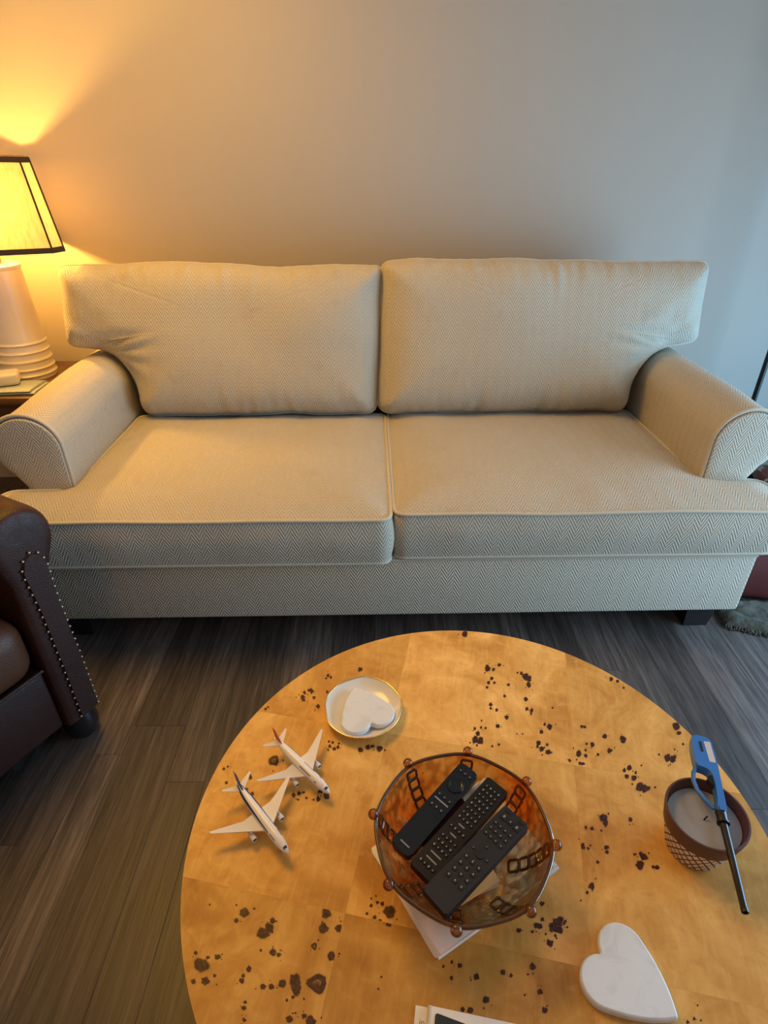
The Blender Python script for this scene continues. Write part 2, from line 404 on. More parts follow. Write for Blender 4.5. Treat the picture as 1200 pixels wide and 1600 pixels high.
slab('baseboard_back', (XL, XR, WB - .014, WB, 0, .10), M_TRIM)

for loc, r, lab in (((-.80, 1.60, ZC), .42, 'large round unseen ceiling fixture added with the warm fill above the left end of the sofa'), ((-.40, -.80, ZC), .27, 'smaller round unseen ceiling fixture added with the warm fill behind the camera')):
    clf = empty('added_ceiling_fixture', loc, 0, lab, 'ceiling light', 'added overhead fixtures')  # unseen fixtures, added to go with the two warm overhead fills
    lathe('ceiling_plate', [(0, 0), (r, 0), (r, -.03), (r - .015, -.035), (0, -.035)], M_TRIM, clf, seg=40)
    for k in range(3): lathe('clip', [(0, -.03), (.006, -.03), (.006, -.06), (0, -.06)], M_BRASS, clf, seg=10, loc=((r - .01) * math.cos(k * 2.094), (r - .01) * math.sin(k * 2.094), 0))

# floor boards, each its own piece
edges = [-1.66, -1.52, -1.375, -1.23, -1.085, -.94, -.853, -.78, -.705, -.56, -.462, -.32, -.175, -.03, .115, .26, .405, .478, .64, .774, .855, .985, 1.13, 1.276, 1.42, 1.566, 1.71, 1.856]
cuts = {7: [1.014], 8: [1.107], 18: [1.315], 19: [1.02, 2.1], 17: [1.6], 20: [.86], 21: [1.7]}
for i, (x0, x1) in enumerate(zip(edges, edges[1:])):
    ys = cuts.get(i) or [random.uniform(.35, 1.5)]
    ys = [0.02] + sorted(ys) + ([ys[-1] + 1.22] if ys[-1] + 1.22 < 2.4 else []) + [WB - .015]
    for y0, y1 in zip(ys, ys[1:]):
        g = .0002; V = []
        for (x, y, z) in [(x0 + g, y0 + g, -.004), (x1 - g, y0 + g, -.004), (x1 - g, y1 - g, -.004), (x0 + g, y1 - g, -.004), (x0 + g, y0 + g, -.0005), (x1 - g, y0 + g, -.0005), (x1 - g, y1 - g, -.0005), (x0 + g, y1 - g, -.0005), (x0 + g + .0005, y0 + g + .0005, 0), (x1 - g - .0005, y0 + g + .0005, 0), (x1 - g - .0005, y1 - g - .0005, 0), (x0 + g + .0005, y1 - g - .0005, 0)]: V.append((x, y, z))
        F = [(8, 9, 10, 11)]
        for a, b in ((0, 4), (4, 8)):
            for k in range(4): F.append((a + k, a + (k + 1) % 4, b + (k + 1) % 4, b + k))
        build('plank', V, F, M_PLANK, floor, smooth=False)

# ------------------------------------------------------------------ sofa
SR = R(1.25)
sofa = empty('sofa', (.025, 1.44, 0), SR, 'beige herringbone two-seat sofa with rolled arms along the wall', 'sofa')
# base
bm = box_bm(-1.12, 1.12, 0, .93, .115, .345, .012, 3)
bm_obj('base', bm, M_FAB, sofa, uv=True)
tube('base_welt', [(-1.115, -.001, .335), (1.115, -.001, .335)], .004, M_WELT, sofa)
box('back_frame', (-1.13, 1.13, .86, .98, .115, .86), M_FAB, sofa, bev=.03, seg=3, uv=True)
for sx in (-1, 1):
    for y in (.10, .86):
        bm = bmesh.new(); x = sx * 1.04
        for z, h in ((0, .040), (.115, .052)):
            for dx, dy in ((-1, -1), (1, -1), (1, 1), (-1, 1)): bm.verts.new((x + dx * h, y + dy * h, z))
        bm.verts.ensure_lookup_table(); v = bm.verts
        for f in ((0, 1, 2, 3), (4, 5, 6, 7), (0, 1, 5, 4), (1, 2, 6, 5), (2, 3, 7, 6), (3, 0, 4, 7)): bm.faces.new([v[k] for k in f])
        bm_obj('leg', bm, M_BLACKW, sofa, smooth=False)

def arm_outline(sx):
    cx, cz, r = 1.078, .630, .102
    P = [(.978, .30), (.976, .45), (.976, .58)]
    for k in range(0, 25):
        a = R(180 - k * (232 / 24)); P.append((cx + r * math.cos(a), cz + r * math.sin(a)))
    P += [(1.112, .50), (1.112, .30)]
    return [(sx * x, z) for x, z in P]
for sx in (-1, 1):
    P = arm_outline(sx); n = len(P); V = []; F = []; Y = [.18 + (.95 - .18) * k / 24 for k in range(25)]
    for y in Y:
        for (x, z) in P:
            w = noise.noise(Vector((x * 9, y * 5, z * 9))) * .004
            V.append((x + w * sx, y, z + w + (.010 * math.sin(y * 3))))
    for i in range(len(Y) - 1):
        for k in range(n - 1): F.append((i * n + k, i * n + k + 1, (i + 1) * n + k + 1, (i + 1) * n + k))
    F.append(tuple(range(n))); F.append(tuple((len(Y) - 1) * n + k for k in range(n)))
    bm = bmesh.new(); vv = [bm.verts.new(v) for v in V]
    for f in F: bm.faces.new([vv[k] for k in f])
    arm = bm_obj('arm', bm, M_FAB, sofa, uv=True, sharp=60)
    # slightly padded front panel
    PP = [(x, z + .005) for x, z in P]; C = (sx * 1.06, .56); V = []; F = []; rings = [(.955, .181), (.950, .172), (.935, .167), (.85, .165), (.6, .164), (.2, .163)]
    for s, y in rings:
        for (x, z) in PP: V.append((C[0] + (x - C[0]) * s, y, C[1] + (z - C[1]) * s))
    for i in range(len(rings) - 1):
        for k in range(n): F.append((i * n + k, i * n + (k + 1) % n, (i + 1) * n + (k + 1) % n, (i + 1) * n + k))
    F.append(tuple((len(rings) - 1) * n + k for k in range(n)))
    bm = bmesh.new(); vv = [bm.verts.new(v) for v in V]
    for f in F: bm.faces.new([vv[k] for k in f])
    bm_obj('arm_panel', bm, M_FAB, arm, uv=True)
    tube('piping', [(x, .177, z) for x, z in PP], .0058, M_WELT, arm)

def shape_rings(outline, center, scales):
    C = Vector(center); return [[C + (p - C) * s for p in outline] for s in scales]

def seat_cushion(sx, dy):
    O = [(0.005 * sx, -.035), (1.172 * sx, -.035), (1.178 * sx, .155), (.985 * sx, .165), (.965 * sx, .75), (0.005 * sx, .75)]
    O = resample(round_poly(O, [.035, .05, .05, .05, .03, .03], 8), .014)
    cen = (.62 * sx, .10) ; n = len(O); d0 = .345; d1 = .498
    sc = [1, .992, .98, .96, .93, .89, .84, .78, .7, .6, .5, .4, .3, .2, .1, .03]
    V = []; F = []
    def nz(p, k): return noise.noise(Vector((p.x * 4 + k, p.y * 4, sx * 3.0)))
    # side band: bottom -> top, bulging outwards
    band = []
    cent = Vector(cen)
    for k in range(7):
        t = k / 6; z = d0 + (d1 - d0) * t; b = math.sin(math.pi * t)
        ring = []
        for i, p in enumerate(O):
            tan = (O[(i + 1) % n] - O[i - 1]).normalized(); nrm = Vector((tan.y, -tan.x)) * sx
            q = p + nrm * (b * .012 + (.004 * noise.noise(Vector((p.x * 7, p.y * 7, z * 9))) * b)); zz = z + .006 * noise.noise(Vector((p.x * 3.1, p.y * 3, 5 + sx))) * (1 if k == 6 else t)
            ring.append((q.x, q.y, zz))
        V += ring
    nb = 7
    base = [(v[0], v[1], v[2]) for v in V[-n:]]
    ringsxy = shape_rings(O, cen, sc[1:]); Q = [q for r_ in ringsxy for q in r_]
    D = dist_to_poly([(q.x, q.y) for q in Q], [(p.x, p.y) for p in O])
    for q, d in zip(Q, D):
        h = .040 * (1 - math.exp(-d / .09)) + .004 * nz(q, 1.0) * min(1, d / .05) + .0025 * noise.noise(Vector((q.x * 14, q.y * 9, 2.0))) * min(1, d / .03)
        if d < .012: h = d * .45
        h += .006 * noise.noise(Vector((q.x * 3.1, q.y * 3, 5 + sx)))
        V.append((q.x, q.y, d1 + h))
    m = nb + len(sc) - 1
    for i in range(m - 1):
        for k in range(n): F.append((i * n + k, i * n + (k + 1) % n, (i + 1) * n + (k + 1) % n, (i + 1) * n + k))
    F.append(tuple((m - 1) * n + k for k in range(n))); F.append(tuple(range(n)))
    bm = bmesh.new(); vv = [bm.verts.new(v) for v in V]
    for f in F: bm.faces.new([vv[k] for k in f])
    c = bm_obj('seat_cushion', bm, M_FAB, sofa, loc=(0, dy, 0), uv=True, sharp=70)
    tube('piping', [(x, y, z + .001) for x, y, z in base], .0056, M_WELT, c, closed=True)
    tube('piping', [(p.x, p.y, d0 + .004) for p in O], .0052, M_WELT, c, closed=True)
seat_cushion(-1, 0.0); seat_cushion(1, .026)

def back_cushion(sx, seed, x_in, top, dz, dip):
    # outline in the cushion's own tilted plane (x across, s up the back)
    O = [(x_in[0], 0.0), (x_in[1], top), (sx * .60, top + .008), (sx * 1.172, top), (sx * 1.175, .262), (sx * 1.02, .245), (sx * .945, .13), (sx * .938, 0.0)]
    O = resample(round_poly(O, [.05, .03, .02, .035, .03, .10, .10, .06], 8), .012)
    n = len(O)
    def wob(p, k): return noise.noise(Vector((p.x * 6 + seed, p.y * 6, k)))
    O = [Vector((p.x + .006 * wob(p, 1.3), p.y + .009 * wob(p, 4.1) - .014 * math.exp(-((p.x - dip) / .25) ** 2) * (1 if p.y > .4 else 0) + .002 * noise.noise(Vector((p.x * 40, p.y * 40, seed))))) for p in O]
    cen = (sx * .58, .34)
    sc = [1, .992, .98, .962, .94, .91, .875, .83, .78, .72, .65, .56, .46, .35, .24, .13, .04]
    rings = shape_rings(O, cen, sc); Q = [q for r_ in rings for q in r_]
    D = dist_to_poly([(q.x, q.y) for q in Q], [(p.x, p.y) for p in O])
    V = []; F = []; sgn = {0: -1, 1: 1}
    for side in (0, 1):
        for q, d in zip(Q, D):
            h = .112 * (1 - math.exp(-d / .065)) ** .72
            wr = noise.noise(Vector((q.x * 30 + seed, q.y * 6, 1))) * math.exp(-d / .06) * min(1, d / .012) * .015
            pul = noise.noise(Vector((q.x * 3 + seed, q.y * 4, 7))) * .024 * min(1, d / .1)
            cr = Vector((q.x - sx * 1.0, q.y - .24)); wr += .006 * math.sin(14 * math.atan2(cr.y, cr.x * sx)) * math.exp(-((cr.length - .10) / .07) ** 2) * min(1, d / .02)
            low = .02 * max(0, 1 - q.y / .25) * min(1, d / .05)
            V.append((q.x, sgn[side] * (h + wr + pul + low), q.y))
    m = len(sc)
    for side in (0, 1):
        o = side * m * n
        for i in range(m - 1):
            for k in range(n): F.append((o + i * n + k, o + i * n + (k + 1) % n, o + (i + 1) * n + (k + 1) % n, o + (i + 1) * n + k))
        F.append(tuple(o + (m - 1) * n + k for k in range(n)))
    bm = bmesh.new(); vv = [bm.verts.new(v) for v in V]
    for f in F: bm.faces.new([vv[k] for k in f])
    bmesh.ops.remove_doubles(bm, verts=bm.verts, dist=2e-4)
    tilt = R(-13)
    c = bm_obj('back_cushion', bm, M_FAB, sofa, loc=(0, .715, .520 + dz), rot=(tilt, 0, 0), uv=True, sharp=70)
    tube('piping', [(p.x, 0, p.y) for p in O], .004, M_WELT, c, closed=True)
back_cushion(-1, 3.7, (-.040, -.014), .536, .0, -.42); back_cushion(1, 11.2, (-.034, -.012), .546, .0, .86)

# ------------------------------------------------------------------ leather armchair (left foreground)
AL = R(-28); Fd = Vector((math.cos(AL), math.sin(AL))); P0 = Vector((-.790, 1.103))
chair = empty('leather_armchair', (P0.x, P0.y, 0), AL, 'dark brown leather armchair with nailhead-trimmed rolled arm', 'armchair')
# local x = forward, y = towards the sofa; y=0 is the outer side of the visible arm front
def chair_arm(yc):
    cz, r = .650, .079; P = []
    P += [(yc - .055, .10), (yc - .055, .55)]
    for k in range(25):
        a = R(205 - k * (230 / 24)); P.append((yc + r * math.cos(a), cz + r * math.sin(a)))
    P += [(yc + .040, .55), (yc + .040, .10)]
    n = len(P); V = []; F = []
    xs = [-.82 + .82 * k / 20 for k in range(21)]
    secs = [(x, 1.0) for x in xs[:-1]] + [(-.02, 1.0), (-.006, .985), (.004, .95), (.009, .88), (.011, .6), (.012, .2)]
    for x, s in secs:
        cyy, czz = yc, .62
        for (y, z) in P:
            zz = czz + (z - czz) * s if z > .5 else z; yy = cyy + (y - cyy) * (s if z > .5 else max(s, .2 if s < .5 else s))
            w = noise.noise(Vector((x * 8, y * 12, z * 10))) * .005
            V.append((x, yy + w, zz + w))
    for i in range(len(secs) - 1):
        for k in range(n - 1): F.append((i * n + k, i * n + k + 1, (i + 1) * n + k + 1, (i + 1) * n + k))
    F.append(tuple(range(n))); F.append(tuple((len(secs) - 1) * n + k for k in range(n)))
    bm = bmesh.new(); vv = [bm.verts.new(v) for v in V]
    for f in F: bm.faces.new([vv[k] for k in f])
    return bm_obj('arm', bm, M_LEATHER, chair, sharp=60)
YA = -.032
for yc in (YA, -.70):
    arm = chair_arm(yc)
    # front strip bordered with nailheads
    PT = [(yc - .020, .110), (yc + .034, .110), (yc + .034, .30), (yc + .030, .48), (yc + .034, .585), (yc + .022, .612), (yc + .004, .622), (yc - .014, .612), (yc - .026, .585), (yc - .020, .48), (yc - .018, .30)]
    V = [(.012, y, z) for y, z in PT] + [(.019, yc + .004 + (y - yc - .004) * .9, .36 + (z - .36) * .985) for y, z in PT]; n = len(PT)
    F = [(k, (k + 1) % n, n + (k + 1) % n, n + k) for k in range(n)] + [tuple(n + k for k in range(n))]
    panel = build('arm_front_panel', V, F, M_LEATHER, arm, sharp=40)
    left = resample([(y, z) for y, z in [(yc - .020, .110), (yc - .018, .30), (yc - .020, .48), (yc - .026, .585), (yc - .014, .612), (yc + .004, .622)]], .0225, False)
    right = resample([(y, z) for y, z in [(yc + .034, .110), (yc + .034, .30), (yc + .030, .48), (yc + .034, .585), (yc + .022, .612)]], .0205, False)
    if yc == YA:
        nail = None
        for p in left + right:
            if nail is None:
                bm = bmesh.new(); bmesh.ops.create_uvsphere(bm, u_segments=10, v_segments=6, radius=.0036, matrix=Matrix.Diagonal((.6, 1, 1, 1)))
                nail = bm_obj('nailhead', bm, M_NAIL, arm); nail.location = (.0165, p.x, p.y)
            else:
                c = nail.copy(); COL.objects.link(c); c.location = (.0165, p.x, p.y)
# front rail, seat and back
box('front_rail', (-.70, -.004, -.645, -.087, .10, .30), M_LEATHER, chair, bev=.012, seg=3)
bm = box_bm(-.72, .012, -.643, -.089, .302, .475, .055, 5)
bm_obj('seat_cushion', bm, M_LEATHER2, chair)
tube('seat_welt', [(.002, -.64, .306), (.002, -.09, .306)], .005, M_LEATHER, chair)
bm = box_bm(-.86, -.66, -.645, -.087, .10, 1.0, .07, 5)
bm_obj('backrest', bm, M_LEATHER, chair)
for x, y in ((-.04, -.03), (-.04, -.70), (-.78, -.03), (-.78, -.70)):
    lathe('foot', [(0, 0), (.030, 0), (.042, .018), (.045, .045), (.038, .075), (.030, .102), (0, .102)], M_BLACKW, chair, seg=20, loc=(x, y, 0))

# ------------------------------------------------------------------ end table with lamp and small things (left)
TZ = .61
et = empty('end_table', (-1.60, 2.32, 0), 0, 'brown wooden end table under the lamp beside the sofa', 'table')
box('table_top', (-.36, .36, -.245, .215, TZ - .03, TZ), M_TABLEWOOD, et, bev=.005)
box('apron', (-.33, .33, -.215, .19, TZ - .14, TZ - .03), M_TABLEWOOD, et, bev=.003)
for sx in (-1, 1):
    for sy in (-.195, .165): box('leg', (sx * .31 - .022, sx * .31 + .022, sy - .022, sy + .022, 0, TZ - .03), M_TABLEWOOD, et, bev=.004)

LAMP = (-1.440, 2.33, TZ)
lamp = empty('table_lamp', LAMP, 0, 'lit table lamp with cream ribbed ceramic base and linen shade', 'lamp')
lamp.rotation_euler = (0, R(1.2), 0); lamp.location.z += .0024
prof = [(0, 0), (.100, 0), (.104, .006)]
def rr(z): return .105 - .029 * (z / .42)
ringz = [.022, .046, .078, .110, .142]
z = .008
while z < .405:
    b = sum(.0050 * math.exp(-((z - q) / .0042) ** 2) for q in ringz); prof.append((rr(z) + b, z)); z += .003 if z < .16 else .02
prof += [(.077, .408), (.080, .412), (.080, .420), (.074, .424), (.030, .424), (.026, .421), (0, .421)]
lathe('lamp_base', prof, M_CERAMIC, lamp, seg=56, sharp=50)
lathe('socket', [(0, .42), (.022, .42), (.020, .45), (.016, .455), (.016, .515), (.020, .52), (.020, .558), (0, .558)], M_BRASS, lamp, seg=20)
tube('harp', [(.0, .018, .47), (0, .055, .54), (0, .062, .64), (0, .045, .73), (0, 0, .765), (0, -.045, .73), (0, -.062, .64), (0, -.055, .54), (0, -.018, .47)], .0022, M_BRASS, lamp, seg=6)
lathe('bulb', [(0, .558), (.014, .560), (.018, .573), (.027, .593), (.030, .610), (.026, .630), (.014, .642), (0, .645)], M_BULB, lamp, seg=20)
ld = bpy.data.lights.new('lamp_light', 'POINT'); ld.energy = 30; ld.color = (1.0, .50, .09); ld.shadow_soft_size = .032
lo = bpy.data.objects.new('lamp_light', ld); COL.objects.link(lo); lo.parent = lamp; lo.location = (0, 0, .606)
# cut-corner square shade, turned a little towards the room
shade_rot = R(30); zb, zt = .480, .762
def shade_ring(h, cut): return [(h - cut, -h), (h, -h + cut), (h, h - cut), (h - cut, h), (-h + cut, h), (-h, h - cut), (-h, -h + cut), (-h + cut, -h)]
rb, rt = shade_ring(.226, .040), shade_ring(.186, .030)
def rotp(p): c, s = math.cos(shade_rot), math.sin(shade_rot); return (p[0] * c - p[1] * s, p[0] * s + p[1] * c)
rb = [rotp(p) for p in rb]; rt = [rotp(p) for p in rt]
for k in range(8):
    k2 = (k + 1) % 8
    build('shade_panel', [(*rb[k], zb), (*rb[k2], zb), (*rt[k2], zt), (*rt[k], zt)], [(0, 1, 2, 3)], M_SHADE, lamp, smooth=False)
    tube('seam_ribbon', [(rb[k][0] * 1.004, rb[k][1] * 1.004, zb), (rt[k][0] * 1.004, rt[k][1] * 1.004, zt)], .0032, M_SHTRIM, lamp, seg=6)
def band(name, R0, z0, R1, z1):
    V = []; F = []
    for s in (1.012, .992):
        for ring, z in ((R0, z0), (R1, z1)):
            V += [(x * s, y * s, z) for x, y in ring]
    for k in range(8):
        k2 = (k + 1) % 8; F += [(k, k2, 8 + k2, 8 + k), (16 + k, 24 + k, 24 + k2, 16 + k2), (8 + k, 8 + k2, 24 + k2, 24 + k), (k, 16 + k, 16 + k2, k2)]
    build(name, V, F, M_SHTRIM, lamp, smooth=False)
def lerp_ring(t): return [(a[0] + (b[0] - a[0]) * t, a[1] + (b[1] - a[1]) * t) for a, b in zip(rb, rt)]
band('bottom_trim', lerp_ring(-.01), zb - .003, lerp_ring(.052), zb + .0145)
band('top_trim', lerp_ring(.952), zt - .0135, lerp_ring(1.01), zt + .003)
tube('shade_spider', [(rt[0][0], rt[0][1], zt - .004), (0, 0, zt + .004), (rt[4][0], rt[4][1], zt - .004)], .002, M_BRASS, lamp, seg=6)
lathe('finial', [(0, zt + .002), (.008, zt + .002), (.009, zt + .01), (.005, zt + .018), (0, zt + .022)], M_BRASS, lamp, seg=12)

# folded cloth on the end table
cloth = empty('folded_cloth', (-1.455, 2.15, TZ), R(4), 'folded pale blue cloth on the end table edge', 'cloth')
for i, (w, z, m) in enumerate(((.150, .0, M_DENIMD), (.160, .0075, M_DENIM), (.156, .0150, M_DENIM))):
    V = []; F = []; NX, NY = 22, 14
    for top in (0, 1):
        for a in range(NX + 1):
            for b in range(NY + 1):
                x = -w + 2 * w * a / NX - .01 * i; y = -.062 + .128 * b / NY; e = min(1, min(b, NY - b) / 1.5, 1.0)
                x += .012 * (b / NY) * (1 if a == NX else 0)
                h = .0068 * top * (.35 + .65 * e) + .0016 * noise.noise(Vector((x * 25, y * 14, i))) + z
                V.append((x, y, max(h, z * .9)))
    o = (NX + 1) * (NY + 1)
    for a in range(NX):
        for b in range(NY):
            q = a * (NY + 1) + b; F.append((q, q + 1, q + NY + 2, q + NY + 1)); F.append((o + q, o + q + NY + 1, o + q + NY + 2, o + q + 1))
    for a in range(NX):
        for b in (0, NY):
            q = a * (NY + 1) + b; F.append((q, q + NY + 1, o + q + NY + 1, o + q))
    for b in range(NY):
        for a in (0, NX):
            q = a * (NY + 1) + b; F.append((q, q + 1, o + q + 1, o + q))
    bm = bmesh.new(); vv = [bm.verts.new(v) for v in V]
    for f in F: bm.faces.new([vv[k] for k in f])
    bm_obj('cloth_layer', bm, m, cloth, sharp=50)
# small white box on the cloth
wb = empty('white_plastic_box', (-1.445, 2.165, TZ + .0235), R(24), 'small white rounded plastic box on the folded cloth', 'box')
bm_obj('case', box_bm(-.060, .060, -.042, .042, 0, .046, .014, 4), M_WHITEP, wb)
for y in (-.010, .004): tube('lid_ridge', [(-.046, y, .0458), (.046, y, .0458)], .0018, M_WHITEP, wb, seg=6)
# small tan trinket string behind the box
pts = [(.025 * math.cos(a) , .012 * math.sin(a), .004) for a in [2 * math.pi * k / 14 for k in range(14)]]
V = []; F = []
for p in pts:
    bm = bmesh.new(); bmesh.ops.create_icosphere(bm, subdivisions=1, radius=.0045, matrix=Matrix.Translation(p)); bm.verts.index_update(); b0 = len(V)
    V += [v.co.copy() for v in bm.verts]; F += [tuple(b0 + v.index for v in f.verts) for f in bm.faces]; bm.free()
tag(build('bead_bracelet', V, F, M_TRINKET, loc=(-1.575, 2.385, TZ)), 'small tan beaded trinket behind the white box on end table', 'trinket')

# ------------------------------------------------------------------ things to the right of the sofa
fl = empty('floor_lamp', (1.567, 2.38, 0), 0, 'thin black lamp pole against the wall right of the sofa', 'floor lamp')
lathe('base', [(0, 0), (.13, 0), (.132, .008), (.12, .018), (.02, .024), (0, .024)], M_BLKMETAL, fl, seg=32)
tube('pole', [(0, 0, .02), (0, 0, 1.62)], .0105, M_BLKMETAL, fl, seg=14)
lathe('lamp_shade', [(0, 1.61), (.018, 1.61), (.034, 1.64), (.036, 1.70), (.030, 1.70), (.028, 1.645), (0, 1.64)], M_BLKMETAL, fl, seg=32)

def soft_block(name, b, mat, parent=None, bev=.05, amp=.012, freq=6, seed=0, cutsn=10, **k):
    bm = bmesh.new(); x0, x1, y0, y1, z0, z1 = b
    bmesh.ops.create_cube(bm, size=1, matrix=Matrix.Translation(((x0 + x1) / 2, (y0 + y1) / 2, (z0 + z1) / 2)) @ Matrix.Diagonal((x1 - x0, y1 - y0, z1 - z0, 1)))
    bmesh.ops.bevel(bm, geom=list(bm.edges), offset=bev, segments=4, affect='EDGES', profile=.5, clamp_overlap=True)
    bmesh.ops.subdivide_edges(bm, edges=[e for e in bm.edges if e.calc_length() > .05], cuts=cutsn, use_grid_fill=True)
    for v in bm.verts:
        d = noise.noise_vector(v.co * freq + Vector((seed, 0, 0))) * amp; v.co += d
        if v.co.z < z0: v.co.z = z0
    return bm_obj(name, bm, mat, parent, **k)
tag(soft_block('red_tote_bag', (1.215, 1.62, 1.64, 2.02, 0, .40), M_REDBAG, bev=.04, amp=.016, freq=7, seed=2), 'dark red fabric tote on the floor beside the sofa', 'bag')
tag(soft_block('patterned_throw', (1.235, 1.60, 1.66, 2.0, .432, .52), M_THROW, bev=.04, amp=.012, freq=11, seed=5), 'brown and grey patterned throw heaped on the red tote', 'throw')
# olive fleece folded on the floor
NX, NY = 34, 18; V = []; F = []
for top in (0, 1):
    for a in range(NX + 1):
        for b in range(NY + 1):
            u, v = a / NX, b / NY; x = 1.165 + .50 * u + .05 * (1 - v) * 0 + .012 * noise.noise(Vector((v * 9, 1, 0))) * (1 - u); y = 1.425 + .20 * v + .03 * (1 - u) * (1 - v) * 3 * (1 - u) + .010 * noise.noise(Vector((u * 16, 7, 0)))
            e = min(1, min(a, NX - a, b, NY - b) / 2.0)
            h = .034 + .014 * noise.noise(Vector((u * 9, v * 5, 3))) - .018 * math.exp(-((v - .55 + u * .6) / .05) ** 2)
            V.append((x, y, .0005 + top * (h * (.45 + .55 * e))))
o = (NX + 1) * (NY + 1)
for a in range(NX):
    for b in range(NY):
        q = a * (NY + 1) + b; F.append((q, q + 1, q + NY + 2, q + NY + 1)); F.append((o + q, o + q + NY + 1, o + q + NY + 2, o + q + 1))
    for b in (0, NY):
        q = a * (NY + 1) + b; F.append((q, q + NY + 1, o + q + NY + 1, o + q))
for b in range(NY):
    for a in (0, NX):
        q = a * (NY + 1) + b; F.append((q, q + 1, o + q + 1, o + q))
bm = bmesh.new(); vv = [bm.verts.new(v) for v in V]
for f in F: bm.faces.new([vv[k] for k in f])
fleece = tag(bm_obj('fleece_blanket', bm, M_OLIVE, sharp=70), 'grey-olive fleece blanket folded on the floor by the red tote', 'blanket')
V = []; F = []
for k in range(90):
    u = random.random(); x = 1.165 + .45 * u; y = 1.425 + .09 * (1 - u) ** 2 + random.uniform(-.002, .006)
    v_, f_ = tube_geo([(x, y, .012), (x + random.uniform(-.006, .006), y - .006, .008), (x + random.uniform(-.01, .01), y - random.uniform(.008, .016), .002)], .0022, 5); b0 = len(V); V += v_; F += [tuple(b0 + i for i in f) for f in f_]
tag(build('fringe', V, F, M_OLIVE, fleece), kind='stuff')

# ------------------------------------------------------------------ coffee table
TT = .43; TC = Vector((.154, .560)); TR = .470
ct = empty('coffee_table', (TC.x, TC.y, 0), R(-11.5), 'round honey-coloured burl veneer coffee table in front of the sofa', 'table')
lathe('table_core', [(0, TT - .040), (TR - .012, TT - .040), (TR - .001, TT - .032), (TR - .0005, TT - .0035), (TR - .004, TT - .003), (0, TT - .003)], M_EDGE, ct, seg=160, sharp=30)
lathe('pedestal', [(0, .03), (.20, .03), (.17, .06), (.15, .20), (.17, .34), (.22, TT - .040), (0, TT - .040)], M_EDGE, ct, seg=64)
lathe('pedestal_foot', [(0, 0), (.26, 0), (.265, .01), (.26, .03), (0, .03)], M_EDGE, ct, seg=64)
US = [-.6, -.181, .165, .6]; VS = [-.6, -.168, .152, .6]
circle = [(TR * math.cos(2 * math.pi * k / 240), TR * math.sin(2 * math.pi * k / 240)) for k in range(240)]
def clip(poly, ax, val, keep):
    out = []
    for p, q in zip(poly, poly[1:] + poly[:1]):
        ip = (p[ax] - val) * keep >= 0; iq = (q[ax] - val) * keep >= 0
        if ip: out.append(p)
        if ip != iq:
            t = (val - p[ax]) / (q[ax] - p[ax]); out.append((p[0] + (q[0] - p[0]) * t, p[1] + (q[1] - p[1]) * t))
    return out
CH, CT_, ST_ = 1.38, math.cos(R(31.3)), math.sin(R(31.3))
def on_table(px, py, z=TT):                        # where a spot seen in the photograph lies on the table top
    u, v = (px - 600) / 920, (py - 800) / 920; d = (u, CT_ - v * ST_, -ST_ - v * CT_); t = (z - CH) / d[2]; return Vector((d[0] * t, d[1] * t))
ca, sa = math.cos(R(11.5)), math.sin(R(11.5))
def local_uv(w): q = w - TC; return Vector((q.x * ca - q.y * sa, q.x * sa + q.y * ca))
KN = []
kr = random.Random(5)
def knots(ox, oy, s, L):
    for k in L:
        x_, y_, r_ = ox + k[0] / s, oy + k[1] / s, k[2] / s; KN.append((x_, y_, r_, k[3] if len(k) > 3 else 0))
        for q in range(2 if r_ > 3 else 1):
            a_, d_ = kr.uniform(0, 6.28), r_ * kr.uniform(1.3, 2.6); KN.append((x_ + d_ * math.cos(a_), y_ + d_ * math.sin(a_), max(.55, r_ * kr.uniform(.10, .30)), 0))
knots(260, 1360, 2, [(243,132,15),(218,157,8),(332,158,10),(305,196,22),(322,182,20),(333,255,12),(351,263,8),(462,237,11,1),(490,180,17),(500,132,17),(540,180,12),(516,268,16),(92,258,7),(110,296,23),(160,270,9),(85,347,9),(120,345,15),(235,345,10),(258,308,10),(240,330,7),(302,363,9),(327,363,10),(363,355,14),(403,345,22),(406,370,20),(472,353,29,1),(243,430,9),(246,412,6),(243,467,7),(385,465,12),(450,470,18),(430,455,9),(62,290,5),(66,320,6),(135,107,4),(640,110,6),(660,100,6),(697,128,20),(675,105,8),(650,147,7),(668,158,7),(695,168,9),(627,135,5),(640,88,4),(655,80,4),(672,333,4),(662,370,4),(892,287,6),(917,297,8),(891,336,7),(968,333,11),(999,404,12),(925,435,9),(950,438,10),(866,300,5),(1053,317,9),(1077,328,7),(1145,300,12),(1167,380,10),(1120,390,4),(1182,437,11),(1130,325,4)])
